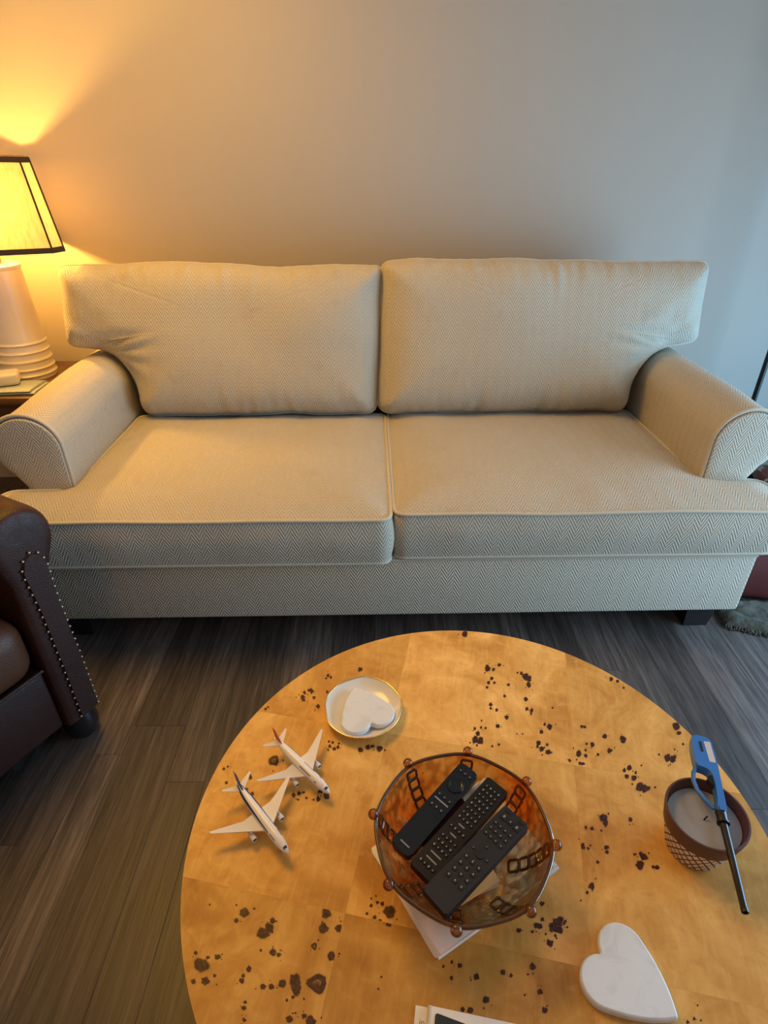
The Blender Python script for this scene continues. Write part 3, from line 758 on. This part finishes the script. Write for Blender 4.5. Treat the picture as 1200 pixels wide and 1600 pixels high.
knots(700, 970, 3, [(78,60,15),(185,222,17),(214,228,9),(240,207,9),(205,270,9),(190,290,9),(218,290,7),(182,312,8),(283,300,7),(345,247,9),(362,262,18),(380,272,16),(378,300,14),(365,365,11),(265,352,7),(200,393,10),(228,418,8),(200,410,7),(275,452,10),(235,492,10),(370,413,10),(392,420,9),(390,435,7),(490,408,5),(125,505,8),(140,530,13),(128,558,20),(152,562,20),(155,500,7),(176,503,6),(158,468,5),(238,580,7),(208,588,6),(476,498,14),(438,520,11),(453,485,7),(423,573,14),(440,600,13),(468,615,14),(465,580,8),(420,590,8),(323,530,4),(350,530,4),(628,495,8),(640,498,7),(735,543,11),(677,580,12),(757,608,13),(650,577,7),(613,623,16),(645,632,9),(645,607,7),(632,670,9),(618,668,9),(570,655,8),(820,556,18),(703,627,8),(765,273,10),(795,282,8),(823,314,6),(1070,493,20),(1082,526,10),(1102,578,6),(1030,642,20),(1055,650,20),(990,627,5),(850,690,13),(827,700,11),(838,728,12),(872,735,15),(880,712,8),(900,780,22),(924,786,20),(907,678,5)])
knots(880, 1120, 3.333, [(208,525,22),(220,550,22),(118,578,10),(150,582,11),(97,675,19),(130,685,9),(224,680,13),(228,705,12),(180,757,9),(400,770,24),(420,730,20),(405,715,14),(488,785,12),(470,782,10),(350,535,13),(148,882,18),(125,915,9),(92,957,6),(700,1503,6),(682,1572,10),(648,1590,10),(717,1582,6),(5,1075,10)])
knots(320, 1030, 3.53, [(858,55,12),(850,66,6),(680,90,9),(695,100,8),(668,105,7),(588,175,15),(575,172,9),(550,185,10),(540,210,14),(545,225,10),(603,212,9),(625,260,13),(675,180,9),(335,275,8),(350,265,6),(858,502,15),(900,485,15),(925,480,11),(965,492,19),(690,480,11),(715,495,11),(735,485,11),(705,460,9),(685,455,8),(740,465,7),(680,500,7),(384,560,30,1),(252,650,15),(105,605,9),(127,592,7),(120,682,9),(262,742,10),(232,715,8),(490,750,13),(520,740,11),(545,735,9),(560,765,8),(515,775,7),(625,770,17),(670,755,21),(630,730,8),(600,775,7)])
knots(720, 1300, 6.667, [(960,985,55),(1010,940,60),(1025,1020,45),(930,1160,42),(850,910,25),(795,970,30),(825,985,30),(848,745,28),(605,1025,28),(745,1040,18),(985,1078,20)])
cells = {}
for i in range(3):
    for j in range(3):
        g = .00004; poly = circle
        poly = clip(poly, 0, US[i] + g, 1); poly = clip(poly, 0, US[i + 1] - g, -1); poly = clip(poly, 1, VS[j] + g, 1); poly = clip(poly, 1, VS[j + 1] - g, -1)
        n = len(poly); V = [(x, y, TT - .003) for x, y in poly] + [(x, y, TT) for x, y in poly]
        F = [tuple(range(n, 2 * n))] + [(k, (k + 1) % n, n + (k + 1) % n, n + k) for k in range(n)]
        o = build('veneer_panel', V, F, M_VENEER, ct, smooth=False); cells[i, j] = o
        pv = (random.random(), random.random(), [[.25, .60, .45], [.08, .60, 1.0], [.45, .55, .75]][i][j]); o['pv'] = pv
        a = o.data.attributes.new('pvar', 'FLOAT_VECTOR', 'POINT')
        for k in range(len(o.data.vertices)): a.data[k].vector = pv
KV = {c: [[], [], []] for c in cells}
for px, py, r, ring in KN:
    w = local_uv(on_table(px, py))
    if w.length > TR - .004: continue
    ex, ey = local_uv(on_table(px + 1, py)) - w, local_uv(on_table(px, py + 1)) - w
    i = sum(w.x > q for q in US[1:3]); j = sum(w.y > q for q in VS[1:3]); V, F, K = KV[i, j]; b0 = len(V)
    NA = 18; sd = random.uniform(0, 50); el = random.uniform(.78, 1.1)
    fr = ((0, .55), (.45, .5), (.68, .85), (.86, 1), (1.02, .85), (1.3, .12), (1.6, 0)) if ring else ((0, 1), (.4, 1), (.75, .9), (1.0, .55), (1.22, .18), (1.55, 0))
    for q, kv in fr:
        for k in range(NA):
            a = 2 * math.pi * k / NA; m = 1 + .42 * noise.noise(Vector((math.cos(a) * 1.3 + sd, math.sin(a) * 1.3, sd))) + .22 * noise.noise(Vector((math.cos(a) * 3 + sd, math.sin(a) * 3, sd + 9)))
            p = w + ex * (r * .86 * q * m * el * math.cos(a)) + ey * (r * .86 * q * m * math.sin(a))
            p.x = min(max(p.x, US[i] + .0004), US[i + 1] - .0004); p.y = min(max(p.y, VS[j] + .0004), VS[j + 1] - .0004)
            if p.length > TR - .0008: p = p.normalized() * (TR - .0008)
            V.append((p.x, p.y, TT + .00004 + .00005 * (len(K) % 1009) / 1009 + kv * .0001)); K.append(kv)
    for s in range(len(fr) - 1):
        for k in range(NA): F.append((b0 + s * NA + k, b0 + s * NA + (k + 1) % NA, b0 + (s + 1) * NA + (k + 1) % NA, b0 + (s + 1) * NA + k))
for c, (V, F, K) in KV.items():
    if not V: continue
    me = bpy.data.meshes.new('burl_knots'); me.from_pydata(V, [], F); me.update()
    a = me.attributes.new('knot', 'FLOAT', 'POINT'); a.data.foreach_set('value', K)
    b = me.attributes.new('pvar', 'FLOAT_VECTOR', 'POINT'); pv = tuple(cells[c]['pv'])
    b.data.foreach_set('vector', list(pv) * len(V))
    tag(mesh_obj('burl_knots', me, M_VENEER, cells[c]), kind='stuff')

# ------------------------------------------------------------------ things on the coffee table
def heart_pts(L, W, n=40):                            # two round lobes, gently curved flanks, tip towards +x
    r = W * .272; cx = -L / 2 + r; cy = W / 2 - r; out = []
    a0 = math.acos(max(-1, min(1, -cy / r))) if cy < r else math.pi
    for k in range(n + 1):                               # lobe from the notch round to the flank
        a = math.pi * 1.5 - .13 - (math.pi * 1.5 - .13 - R(66)) * k / n
        out.append((cx + r * math.cos(a), cy + r * math.sin(a)))
    x0, y0 = out[-1]; tx, ty = L / 2, .0
    t0 = (math.sin(R(66)), -math.cos(R(66)))
    c1 = (x0 + t0[0] * L * .44, y0 + t0[1] * L * .44)
    for k in range(1, n + 1):
        t = k / n; out.append(((1 - t) ** 2 * x0 + 2 * t * (1 - t) * c1[0] + t * t * tx, (1 - t) ** 2 * y0 + 2 * t * (1 - t) * c1[1] + t * t * ty))
    out = [p for p in out if p[1] >= 0]
    return [(x, y) for x, y in out] + [(x, -y) for x, y in out[::-1]][1:]
def heart(name, loc, ang, L, W, th, label, rx=0):
    P = resample(heart_pts(L, W), .0030)[::-1]; n = len(P); bm = bmesh.new(); rings = []
    for off, z in ((.0022, 0), (.0006, .0007), (0, .0025), (0, th - .0030), (.0008, th - .0010), (.0024, th)):
        ring = []
        for i, p in enumerate(P):
            tg = (P[(i + 2) % n] - P[i - 2]).normalized(); nr = Vector((-tg.y, tg.x)); q = p - nr * off * (-1 if True else 1)
            ring.append(bm.verts.new((q.x, q.y, z)))
        rings.append(ring)
    for ra, rb_ in zip(rings, rings[1:]):
        for i in range(n): bm.faces.new((ra[i], ra[(i + 1) % n], rb_[(i + 1) % n], rb_[i]))
    bm.faces.new(rings[0][::-1]); bm.faces.new(rings[-1])
    return tag(bm_obj(name, bm, M_MARBLE, loc=loc, rot=(rx, 0, ang), sharp=50), label, 'coaster')
heart('heart_coaster', (.331, .345, TT), R(-43), .118, .116, .014, 'white marble heart coaster lying directly on the table near the candle')
dish = empty('ring_dish', (-.041, .793, TT), 0, 'round cream dish with a wavy gold rim holding a heart', 'dish')
wav = lambda a: 1 + .012 * math.sin(5 * a + .6) + .008 * math.sin(9 * a)
lathe('bowl', [(0, .0), (.046, .0), (.050, .003), (.066, .010), (.0755, .0195), (.0745, .0205), (.064, .0125), (.048, .0058), (0, .0052)], M_PORC, dish, seg=72, rmod=wav, sharp=60)
tube('gold_rim', [(.0752 * wav(a) * math.cos(a), .0752 * wav(a) * math.sin(a), .0203) for a in [2 * math.pi * k / 72 for k in range(72)]], .0016, M_GOLD, dish, seg=8, closed=True)
heart('heart_coaster', (-.0405, .790, TT + .0105), R(112), .110, .108, .012, 'white marble heart coaster resting in the gold-rimmed dish')

# ---- toy airliners
def airliner(loc, ang, label, livery, L):
    root = empty('toy_airliner', loc, ang, label, 'toy plane', 'toy airliners on the coffee table')
    s = L / .158; S = lambda *p: tuple(q * s for q in p)
    # fuselage along +x (nose), centre height .026
    st = [(-.079, .0010, .0315), (-.070, .0036, .0305), (-.055, .0064, .0285), (-.040, .0080, .0268), (-.02, .0086, .026), (.04, .0086, .026), (.055, .0082, .0257), (.065, .0070, .0250), (.072, .0052, .0242), (.0765, .0030, .0236), (.079, .0006, .0233)]
    V = []; F = []; n = 20
    for x, r, z in st:
        for k in range(n):
            a = 2 * math.pi * k / n; V.append(S(x, r * math.cos(a), z + r * math.sin(a)))
    for i in range(len(st) - 1):
        for k in range(n): F.append((i * n + k, i * n + (k + 1) % n, (i + 1) * n + (k + 1) % n, (i + 1) * n + k))
    F += [tuple(range(n)), tuple((len(st) - 1) * n + k for k in range(n))]
    bm = bmesh.new(); vv = [bm.verts.new(v) for v in V]
    for f in F: bm.faces.new([vv[k] for k in f])
    fus = bm_obj('fuselage', bm, M_PLANEW, root, sharp=50)
    def rad(x):
        for (xa, ra, za), (xb, rb_, zb_) in zip(st, st[1:]):
            if xa <= x <= xb: t = (x - xa) / (xb - xa); return ra + (rb_ - ra) * t, za + (zb_ - za) * t
    def strip(name, x0, x1, a0, a1, mat, lift=.00025, par=fus, m=14, cutx=None):
        V = []; F = []
        for i in range(m + 1):
            x = x0 + (x1 - x0) * i / m; r, z = rad(x)
            aa0 = a0[0] + (a0[1] - a0[0]) * i / m; aa1 = a1[0] + (a1[1] - a1[0]) * i / m
            for k in range(5):
                a = R(aa0 + (aa1 - aa0) * k / 4); V.append(S(x, (r + lift) * math.cos(a), z + (r + lift) * math.sin(a)))
        for i in range(m):
            for k in range(4): F.append((i * 5 + k, (i + 1) * 5 + k, (i + 1) * 5 + k + 1, i * 5 + k + 1))
        build(name, V, F, mat, par)
    strip('cockpit_windows', .0690, .0728, (62, 52), (118, 128), M_DKGLASS, m=4)
    for sd in (0, 1):
        f = (lambda a: a) if sd == 0 else (lambda a: 180 - a)
        if livery == 'red': strip('name_lettering', .004, .034, (f(42), f(42)), (f(54), f(54)), M_GREYINK, m=10); strip('door_mark', .046, .051, (f(30), f(30)), (f(44), f(44)), M_GREYINK, m=3)
        else:
            strip('livery_stripe', -.071, .034, (f(18), f(24)), (f(62), f(36)), M_NAVY, m=20); strip('name_lettering', .038, .052, (f(32), f(32)), (f(44), f(44)), M_GREYINK, m=6)
    def wing(name, pts, z0, z1, t0, t1, mat, par):
        for sd in (1, -1):
            V = []
            for (x, y) in pts:
                f = abs(y) / pts[1][1] if pts[1][1] else 0; z = z0 + (z1 - z0) * f; t = t0 + (t1 - t0) * f
                V.append(S(x, y * sd, z + t)); 
            for (x, y) in pts:
                f = abs(y) / pts[1][1]; z = z0 + (z1 - z0) * f; t = t0 + (t1 - t0) * f; V.append(S(x, y * sd, z - t))
            n = len(pts); F = [tuple(range(n)), tuple(range(n, 2 * n))] + [(k, (k + 1) % n, n + (k + 1) % n, n + k) for k in range(n)]
            bm = bmesh.new(); vv = [bm.verts.new(v) for v in V]
            for q in F: bm.faces.new([vv[k] for k in q])
            bm_obj(name, bm, mat, par, smooth=False)
    wing('wing', [(.026, .004), (-.026, .076), (-.0305, .0765), (-.012, .026), (-.014, .004)], .0215, .0300, .0016, .0005, M_WING, root)
    wing('tailplane', [(-.056, .002), (-.0755, .027), (-.0795, .027), (-.071, .002)], .031, .034, .0009, .0004, M_WING, root)
    # fin
    fp = [(-.054, .034), (-.0735, .0585), (-.081, .0585), (-.0725, .033)]
    V = [S(x, .0008, z) for x, z in fp] + [S(x, -.0008, z) for x, z in fp]; F = [(0, 1, 2, 3), (7, 6, 5, 4)] + [(k, (k + 1) % 4, 4 + (k + 1) % 4, 4 + k) for k in range(4)]
    bm = bmesh.new(); vv = [bm.verts.new(v) for v in V]
    for q in F: bm.faces.new([vv[k] for k in q])
    bm_obj('tail_fin', bm, M_RED if livery == 'red' else M_NAVY, root, smooth=False)
    for sd in (1, -1):
        e = lathe('engine', [(0, -.012), (.0018, -.012), (.0036, -.006), (.0048, .002), (.0048, .008), (.0042, .010), (.0036, .0085), (0, .0075)], M_ENGINE, root, seg=18, loc=S(.012, .026 * sd, .0150), rot=(0, R(90), 0))
        e.scale = (s, s, s)
        lathe('fan', [(0, 0), (.0035, 0), (.0035, .0004), (0, .0008)], M_DKGLASS, e, seg=14, loc=(0, 0, .0084))
        build('pylon', [S(.016, .026 * sd - .0006, .020), S(.0, .026 * sd - .0006, .020), S(.004, .026 * sd - .0006, .0245), S(.012, .026 * sd - .0006, .0245), S(.016, .026 * sd + .0006, .020), S(.0, .026 * sd + .0006, .020), S(.004, .026 * sd + .0006, .0245), S(.012, .026 * sd + .0006, .0245)], [(0, 1, 2, 3), (7, 6, 5, 4), (0, 4, 5, 1), (1, 5, 6, 2), (2, 6, 7, 3), (3, 7, 4, 0)], M_WING, root, smooth=False)
    for (x, y) in ((.055, 0), (-.006, .011), (-.006, -.011)):
        tube('landing_gear', [S(x, y, .020), S(x, y, .004)], .0008 * s, M_GREYINK, root, seg=6)
        lathe('wheel', [(0, -.0016), (.0032, -.0016), (.0034, 0), (.0032, .0016), (0, .0016)], M_DKGLASS, root, seg=12, loc=S(x, y, .0034), rot=(R(90), 0, 0))
    return root
airliner((-.1475, .6590, TT), R(-44), 'white toy airliner with a red tail fin beside the dish', 'red', .152)
airliner((-.2010, .5635, TT), R(-48), 'white toy airliner with a navy stripe and navy tail', 'navy', .157)

# ---- napkin pad under the bowl
nap = empty('paper_napkin', (.1275, .5095, TT), R(31.5), 'folded white paper napkin under the amber glass bowl', 'napkin')
for i in range(4):
    P = round_poly([(-.118 + .002 * i, -.088), (.118 - .003 * i, -.088 + .003 * i), (.118, .090), (-.120, .090 - .002 * i)], .004, 3)
    extrude('napkin_ply', P, i * .0011, .0009 + i * .0011, M_NAPKIN, nap, smooth=False, rot=(0, 0, R((-.8, .5, -.3, .9)[i])))
tube('folded_edge', [(-.116, -.088, .0024), (0, -.0895, .0024), (.115, -.086, .0024)], .0023, M_NAPKIN, nap, seg=10)

# ---- amber glass bowl
BW = (.1165, .5000, TT + .0048)
bowl = empty('glass_bowl', BW, 0, 'amber carnival glass bowl with beaded rim holding three remotes', 'bowl')
bang = [R(80 + 45 * k) for k in range(8)]
def bmod(a): return 1 - .020 * (1 - math.cos(8 * (a - bang[0]))) / 2
outer = [(0, 0), (.060, 0), (.064, .004), (.080, .012), (.100, .028), (.115, .050), (.125, .072), (.1315, .090)]
inner = [(.1275, .0905), (.121, .072), (.111, .051), (.0965, .0305), (.078, .0165), (.058, .0080), (0, .0070)]
lathe('bowl_wall', outer + inner, M_GLASS, bowl, seg=128, rmod=bmod, sharp=50)
tube('rim', [(.1296 * bmod(a) * math.cos(a), .1296 * bmod(a) * math.sin(a), .0910) for a in [2 * math.pi * k / 128 for k in range(128)]], .0029, M_GLASSD, bowl, seg=8, closed=True)
for a in bang:
    ca_, sa_ = math.cos(a), math.sin(a)
    bm = bmesh.new(); bmesh.ops.create_uvsphere(bm, u_segments=18, v_segments=12, radius=.0082, matrix=Matrix.Translation((.1345 * ca_, .1345 * sa_, .0925)))
    bm_obj('rim_bead', bm, M_GLASSB, bowl)
    # raised chain of square links running down the wall under each bead
    pr = [(.1255, .082), (.1200, .067), (.1125, .0515), (.1025, .0370), (.0895, .0245), (.074, .0150)]
    rib = None
    for (r0, z0), (r1, z1) in zip(pr, pr[1:]):
        c = Vector(((r0 + r1) / 2 * ca_, (r0 + r1) / 2 * sa_, (z0 + z1) / 2)); dn = Vector(((r1 - r0) * ca_, (r1 - r0) * sa_, z1 - z0)); ln = dn.length; dn.normalize(); sd = Vector((-sa_, ca_, 0)); nn = dn.cross(sd)
        w, h = .0088, ln * .46; ring = []
        for (p, q) in round_poly([(-w, -h), (w, -h), (w, h), (-w, h)], .004, 3): ring.append(c + sd * p + dn * q)
        t_ = tube('rib_link', ring, .0022, M_GLASSD, rib or bowl, seg=6, closed=True)
        if rib is None: t_.name = 'rib'; rib = t_

# ---- things in the bowl
ZB = BW[2]
cs = empty('maroon_case', (.105, .532, ZB + .040), R(46), 'maroon plastic case between the remotes in the bowl', 'case')
bm_obj('shell', box_bm(-.055, .055, -.026, .022, 0, .018, .006, 3), M_MAROON, cs); box('latch', (.054, .0575, -.008, .006, .006, .014), M_BRASS, cs, bev=.001)
pc = empty('cream_card', (.130, .462, ZB + .028), R(20), 'cream folded card under the grey remote in the bowl', 'card')
extrude('card_leaf', [(-.034, -.022), (.034, -.022), (.034, .022), (-.034, .022)], 0, .0012, M_CARD, pc, smooth=False, rot=(R(8), R(-4), 0))
extrude('card_leaf', [(-.033, -.023), (.035, -.021), (.033, .022), (-.034, .021)], .004, .0052, M_CARD, pc, smooth=False, rot=(R(9), R(-6), R(5)))
V = []; F = []; NN = 14                                # crumpled receipt near the back of the bowl
for a in range(NN + 1):
    for b in range(NN + 1):
        x, y = -.022 + .044 * a / NN, -.019 + .038 * b / NN; V.append((x, y, .012 * noise.noise(Vector((x * 60, y * 60, 3))) + .004))
for a in range(NN):
    for b in range(NN): q = a * (NN + 1) + b; F.append((q, q + NN + 1, q + NN + 2, q + 1))
rc = build('crumpled_receipt', V, F, M_NAPKIN, loc=(.1520, .5660, ZB + .062), rot=(R(12), R(-10), R(30)), smooth=False)
md = rc.modifiers.new('thickness', 'SOLIDIFY'); md.thickness = .0006
tag(rc, 'crumpled white paper at the back of the glass bowl', 'paper')
lighter_pack = None

def remote(name, loc, rot, L, W, T, mat, label, keys, corner=.004):
    root = empty(name, loc, 0, label, 'remote control', 'remote controls in the glass bowl'); root.rotation_euler = rot
    P = round_poly([(-L / 2, -W / 2), (L / 2, -W / 2), (L / 2, W / 2), (-L / 2, W / 2)], corner, 5)
    body = extrude('body', P, 0, T, mat, root, bev=.0022, seg=3)
    protos = {}
    for (kx, ky, kw, kh, shape, ink) in keys:            # x along the length (0..L from the lower end), y across (0..W)
        key = (kw, kh, shape)
        m = M_INK if shape in ('bar', 'dot') else (M_BTN if mat is not M_REMOTE_B else M_BTN_B)
        hgt = .0004 if shape in ('bar', 'dot') else .0014
        if key not in protos:
            if shape in ('round', 'dot'): pts = [(kw * math.cos(2 * math.pi * k / 20), kw * math.sin(2 * math.pi * k / 20)) for k in range(20)]
            else: pts = round_poly([(-kw, -kh), (kw, -kh), (kw, kh), (-kw, kh)], min(kw, kh) * .4, 3)
            o = extrude('marking' if shape in ('bar', 'dot') else 'button', pts, 0, hgt, m, body, bev=0 if shape in ('bar', 'dot') else .0004, seg=1); protos[key] = o
        else:
            o = protos[key].copy(); COL.objects.link(o)
        o.parent = body; o.location = (-L / 2 + kx, -W / 2 + ky, T)
        if ink:
            ik = ('ink', ink)
            if ik not in protos:
                i_ = extrude('marking', round_poly([(-ink, -ink * .7), (ink, -ink * .7), (ink, ink * .7), (-ink, ink * .7)], ink * .4, 2), 0, .0003, M_INK, body); protos[ik] = i_
            else: i_ = protos[ik].copy(); COL.objects.link(i_)
            i_.parent = body; i_.location = (-L / 2 + kx, -W / 2 + ky, T + hgt)
    return root, body
# smooth slim remote with a round pad (upper left one)
kA = [(.012, .018, .0010, .0085, 'bar', 0), (.098, .018, .0012, .013, 'bar', 0)]
for y in (.009, .018, .027): kA.append((.086, y, .0030, .0024, 'box', .0014))
for x, ys in ((.106, (.008, .018, .028)), (.160, (.009, .018, .027))):
    for y in ys: kA.append((x, y, .0032, .0032, 'round', .0011))
rA, bA = remote('remote_control', (.0815, .5430, ZB + .067), (R(4), R(-3), R(47)), .174, .036, .015, M_REMOTE_A, 'glossy black slim remote with a round pad, nearest the planes', kA, .008)
lathe('round_pad', [(.0, .0010), (.0085, .0008), (.0095, .0016), (.0125, .0018), (.0135, .0008), (.0135, -.001)], M_REMOTE_A, bA, seg=40, loc=(.047, 0, .015))
# long remote with many tiny buttons (middle)
kB = []
for r_, x in enumerate([.014 + .0098 * k for k in range(17)]):
    if r_ in (1, 2, 6, 8): kB += [(x, .019, .0011, .0095 if r_ < 3 else .0055, 'bar', 0)]
    else:
        for y in (.008, .0155, .023, .0305): kB.append((x, y, .0026, .0024, 'box', .0012 if (r_ + int(y * 1000)) % 3 else .0017))
remote('remote_control', (.1165, .5125, ZB + .066), (R(2), R(-2), R(45)), .186, .039, .016, M_REMOTE_B, 'long black remote crowded with tiny white-marked buttons, middle of the three', kB, .003)
# charcoal remote (lower right)
kC = []
for x in (.040, .052, .064, .076):
    for y in (.010, .0215, .033): kC.append((x, y, .0036, .0034, 'box', .0014))
kC.append((.092, .0215, .0070, .0070, 'round', 0))
for x, y in ((.106, .0215), (.078, .0215), (.092, .009), (.092, .034)): kC.append((x, y, .0018, .0018, 'dot', 0) if False else (x, y, .0022, .0022, 'round', .0008))
for x in (.122, .133, .144):
    for y in (.009, .0185, .0275, .036): kC.append((x, y, .0030, .0030, 'box', .0011))
for y in (.010, .033): kC.append((.160, y, .0056, .0052, 'box', .0022)); kC.append((.172, y, .0030, .0040, 'box', 0))
kC.append((.160, .0215, .0045, .0036, 'box', .0014))
remote('remote_control', (.1330, .4580, ZB + .083), (R(0), R(-2), R(41.5)), .176, .044, .016, M_REMOTE_C, 'charcoal grey remote with square keys, lower right of the three', kC, .003)

# ---- candle pot
pot = empty('candle_pot', (.494, .5300, TT), 0, 'brown pot candle with white lattice pattern at the table edge', 'candle')
lathe('rim_band', [(.0500, .058), (.0552, .058), (.0600, .088), (.0592, .0905), (.0565, .0905), (.0520, .064), (.0, .060)], M_TERRA, pot, seg=72, sharp=40)
V = []; F = []; me_uv = []; NS = 96
prf = [(.0385, 0), (.0405, .002), (.0545, .0585)]
for k in range(NS + 1):
    a = 2 * math.pi * k / NS
    for r, z in prf: V.append((r * math.cos(a), r * math.sin(a), z))
for k in range(NS):
    for i in range(2): F.append((k * 3 + i, (k + 1) * 3 + i, (k + 1) * 3 + i + 1, k * 3 + i + 1))
me = bpy.data.meshes.new('pot_wall'); me.from_pydata(V, [], F); uvl = me.uv_layers.new(name='UVMap')
for p in me.polygons:
    p.use_smooth = True
    for li, vi in zip(p.loop_indices, p.vertices): uvl.data[li].uv = (vi // 3 / NS, V[vi][2] / .0585)
mesh_obj('pot_wall', me, M_PATTERN, pot)
lathe('pot_bottom', [(0, .0), (.0375, 0), (.0375, .001), (0, .001)], M_TERRA, pot, seg=48)
lathe('wax', [(0, .0715), (.03, .0708), (.0525, .0718), (.0525, .066), (0, .066)], M_WAX, pot, seg=48)
tube('wick', [(0, 0, .070), (.001, 0, .075), (.005, .002, .078)], .0012, M_WICK, pot, seg=6)

# ---- utility lighter resting across the pot
A_ = Vector((.535, .656)); B_ = Vector((.467, .388)); ax = (B_ - A_); Ll = ax.length; la = math.atan2(ax.y, ax.x)
lt = empty('utility_lighter', (A_.x, A_.y, TT + .0915), la, 'blue long-necked utility lighter laid across the candle pot', 'lighter')
# local x along towards the tip, -y = towards the left of the picture
H1 = round_poly([(0, -.013), (.004, .016), (.050, .017), (.136, .0135), (.136, -.0005), (.122, .0030), (.092, .0060), (.074, .0050), (.066, .000), (.062, -.0165), (.030, -.0170)], [.007, .007, .02, .003, .004, .01, .01, .004, .004, .004, .02], 5)
extrude('handle', H1, .0, .018, M_BLUE, lt, bev=.0035, seg=3)
g = [(.060, -.0140), (.072, -.0205), (.088, -.0235), (.104, -.0205), (.118, -.0125), (.131, -.002)]
gp = []
for k in range(len(g) - 1):
    for q in range(4): t_ = q / 4; gp.append((g[k][0] + (g[k + 1][0] - g[k][0]) * t_, g[k][1] + (g[k + 1][1] - g[k][1]) * t_, .009))
gp.append((*g[-1], .009)); tube('trigger_guard', gp, .0034, M_BLUE, lt, seg=10)
extrude('trigger', round_poly([(.074, .002), (.080, -.003), (.088, -.001), (.094, .006), (.074, .006)], .003, 3), .004, .014, M_DARK, lt, bev=.001)
extrude('sticker', round_poly([(.012, .0035), (.052, .0050), (.052, .0145), (.012, .0135)], .001, 2), .0178, .0183, M_STICK, lt)
extrude('slide_switch', round_poly([(.014, -.0045), (.034, -.0045), (.034, -.0005), (.014, -.0005)], .001, 2), .0175, .0186, M_DARK, lt)
lathe('collar', [(0, 0), (.0078, 0), (.0082, .002), (.0074, .016), (.0090, .017), (.0090, .019), (.0058, .020), (0, .020)], M_BLKMETAL, lt, seg=20, loc=(.134, .0065, .009), rot=(0, R(90), 0))
lathe('barrel', [(0, 0), (.0056, 0), (.0050, .06), (.0046, .118), (.0050, .119), (.0048, .1245), (.0030, .1250), (.0028, .120), (0, .120)], M_BLKMETAL, lt, seg=20, loc=(.152, .0065, .009), rot=(0, R(90), 0))

# ---- papers at the near edge of the table
bk = empty('paper_booklet', (.1000, .2450, TT), R(-9), 'white paper booklet with a dark cover at the near table edge', 'booklet')
extrude('loose_page', [(-.070, -.085), (.060, -.085), (.060, .066), (-.070, .067)], .0, .0012, M_NAPKIN, bk, smooth=False)
extrude('booklet_pages', round_poly([(-.050, -.088), (.062, -.088), (.0645, .066), (-.0510, .068)], .002, 2), .0013, .0058, M_NAPKIN, bk, smooth=False)
tube('booklet_spine', [(-.0510, -.088, .0042), (-.0515, .068, .0042)], .0032, M_CARD, bk, seg=10)
extrude('cover_panel', round_poly([(-.0465, -.080), (.040, -.088), (.048, .048), (-.0440, .0615)], .004, 4), .0058, .0066, M_BOOK, bk, smooth=False)
cu = bpy.data.curves.new('lettering', 'FONT'); cu.body = 'in'; cu.size = .0105; cu.extrude = .00005
tmp = bpy.data.objects.new('lettering_tmp', cu); COL.objects.link(tmp); bpy.context.view_layer.update()
me = bpy.data.meshes.new_from_object(tmp.evaluated_get(bpy.context.evaluated_depsgraph_get())); bpy.data.objects.remove(tmp)
me.materials.clear(); mesh_obj('lettering', me, M_BROWNINK, bk, loc=(-.0640, .047, .00128))
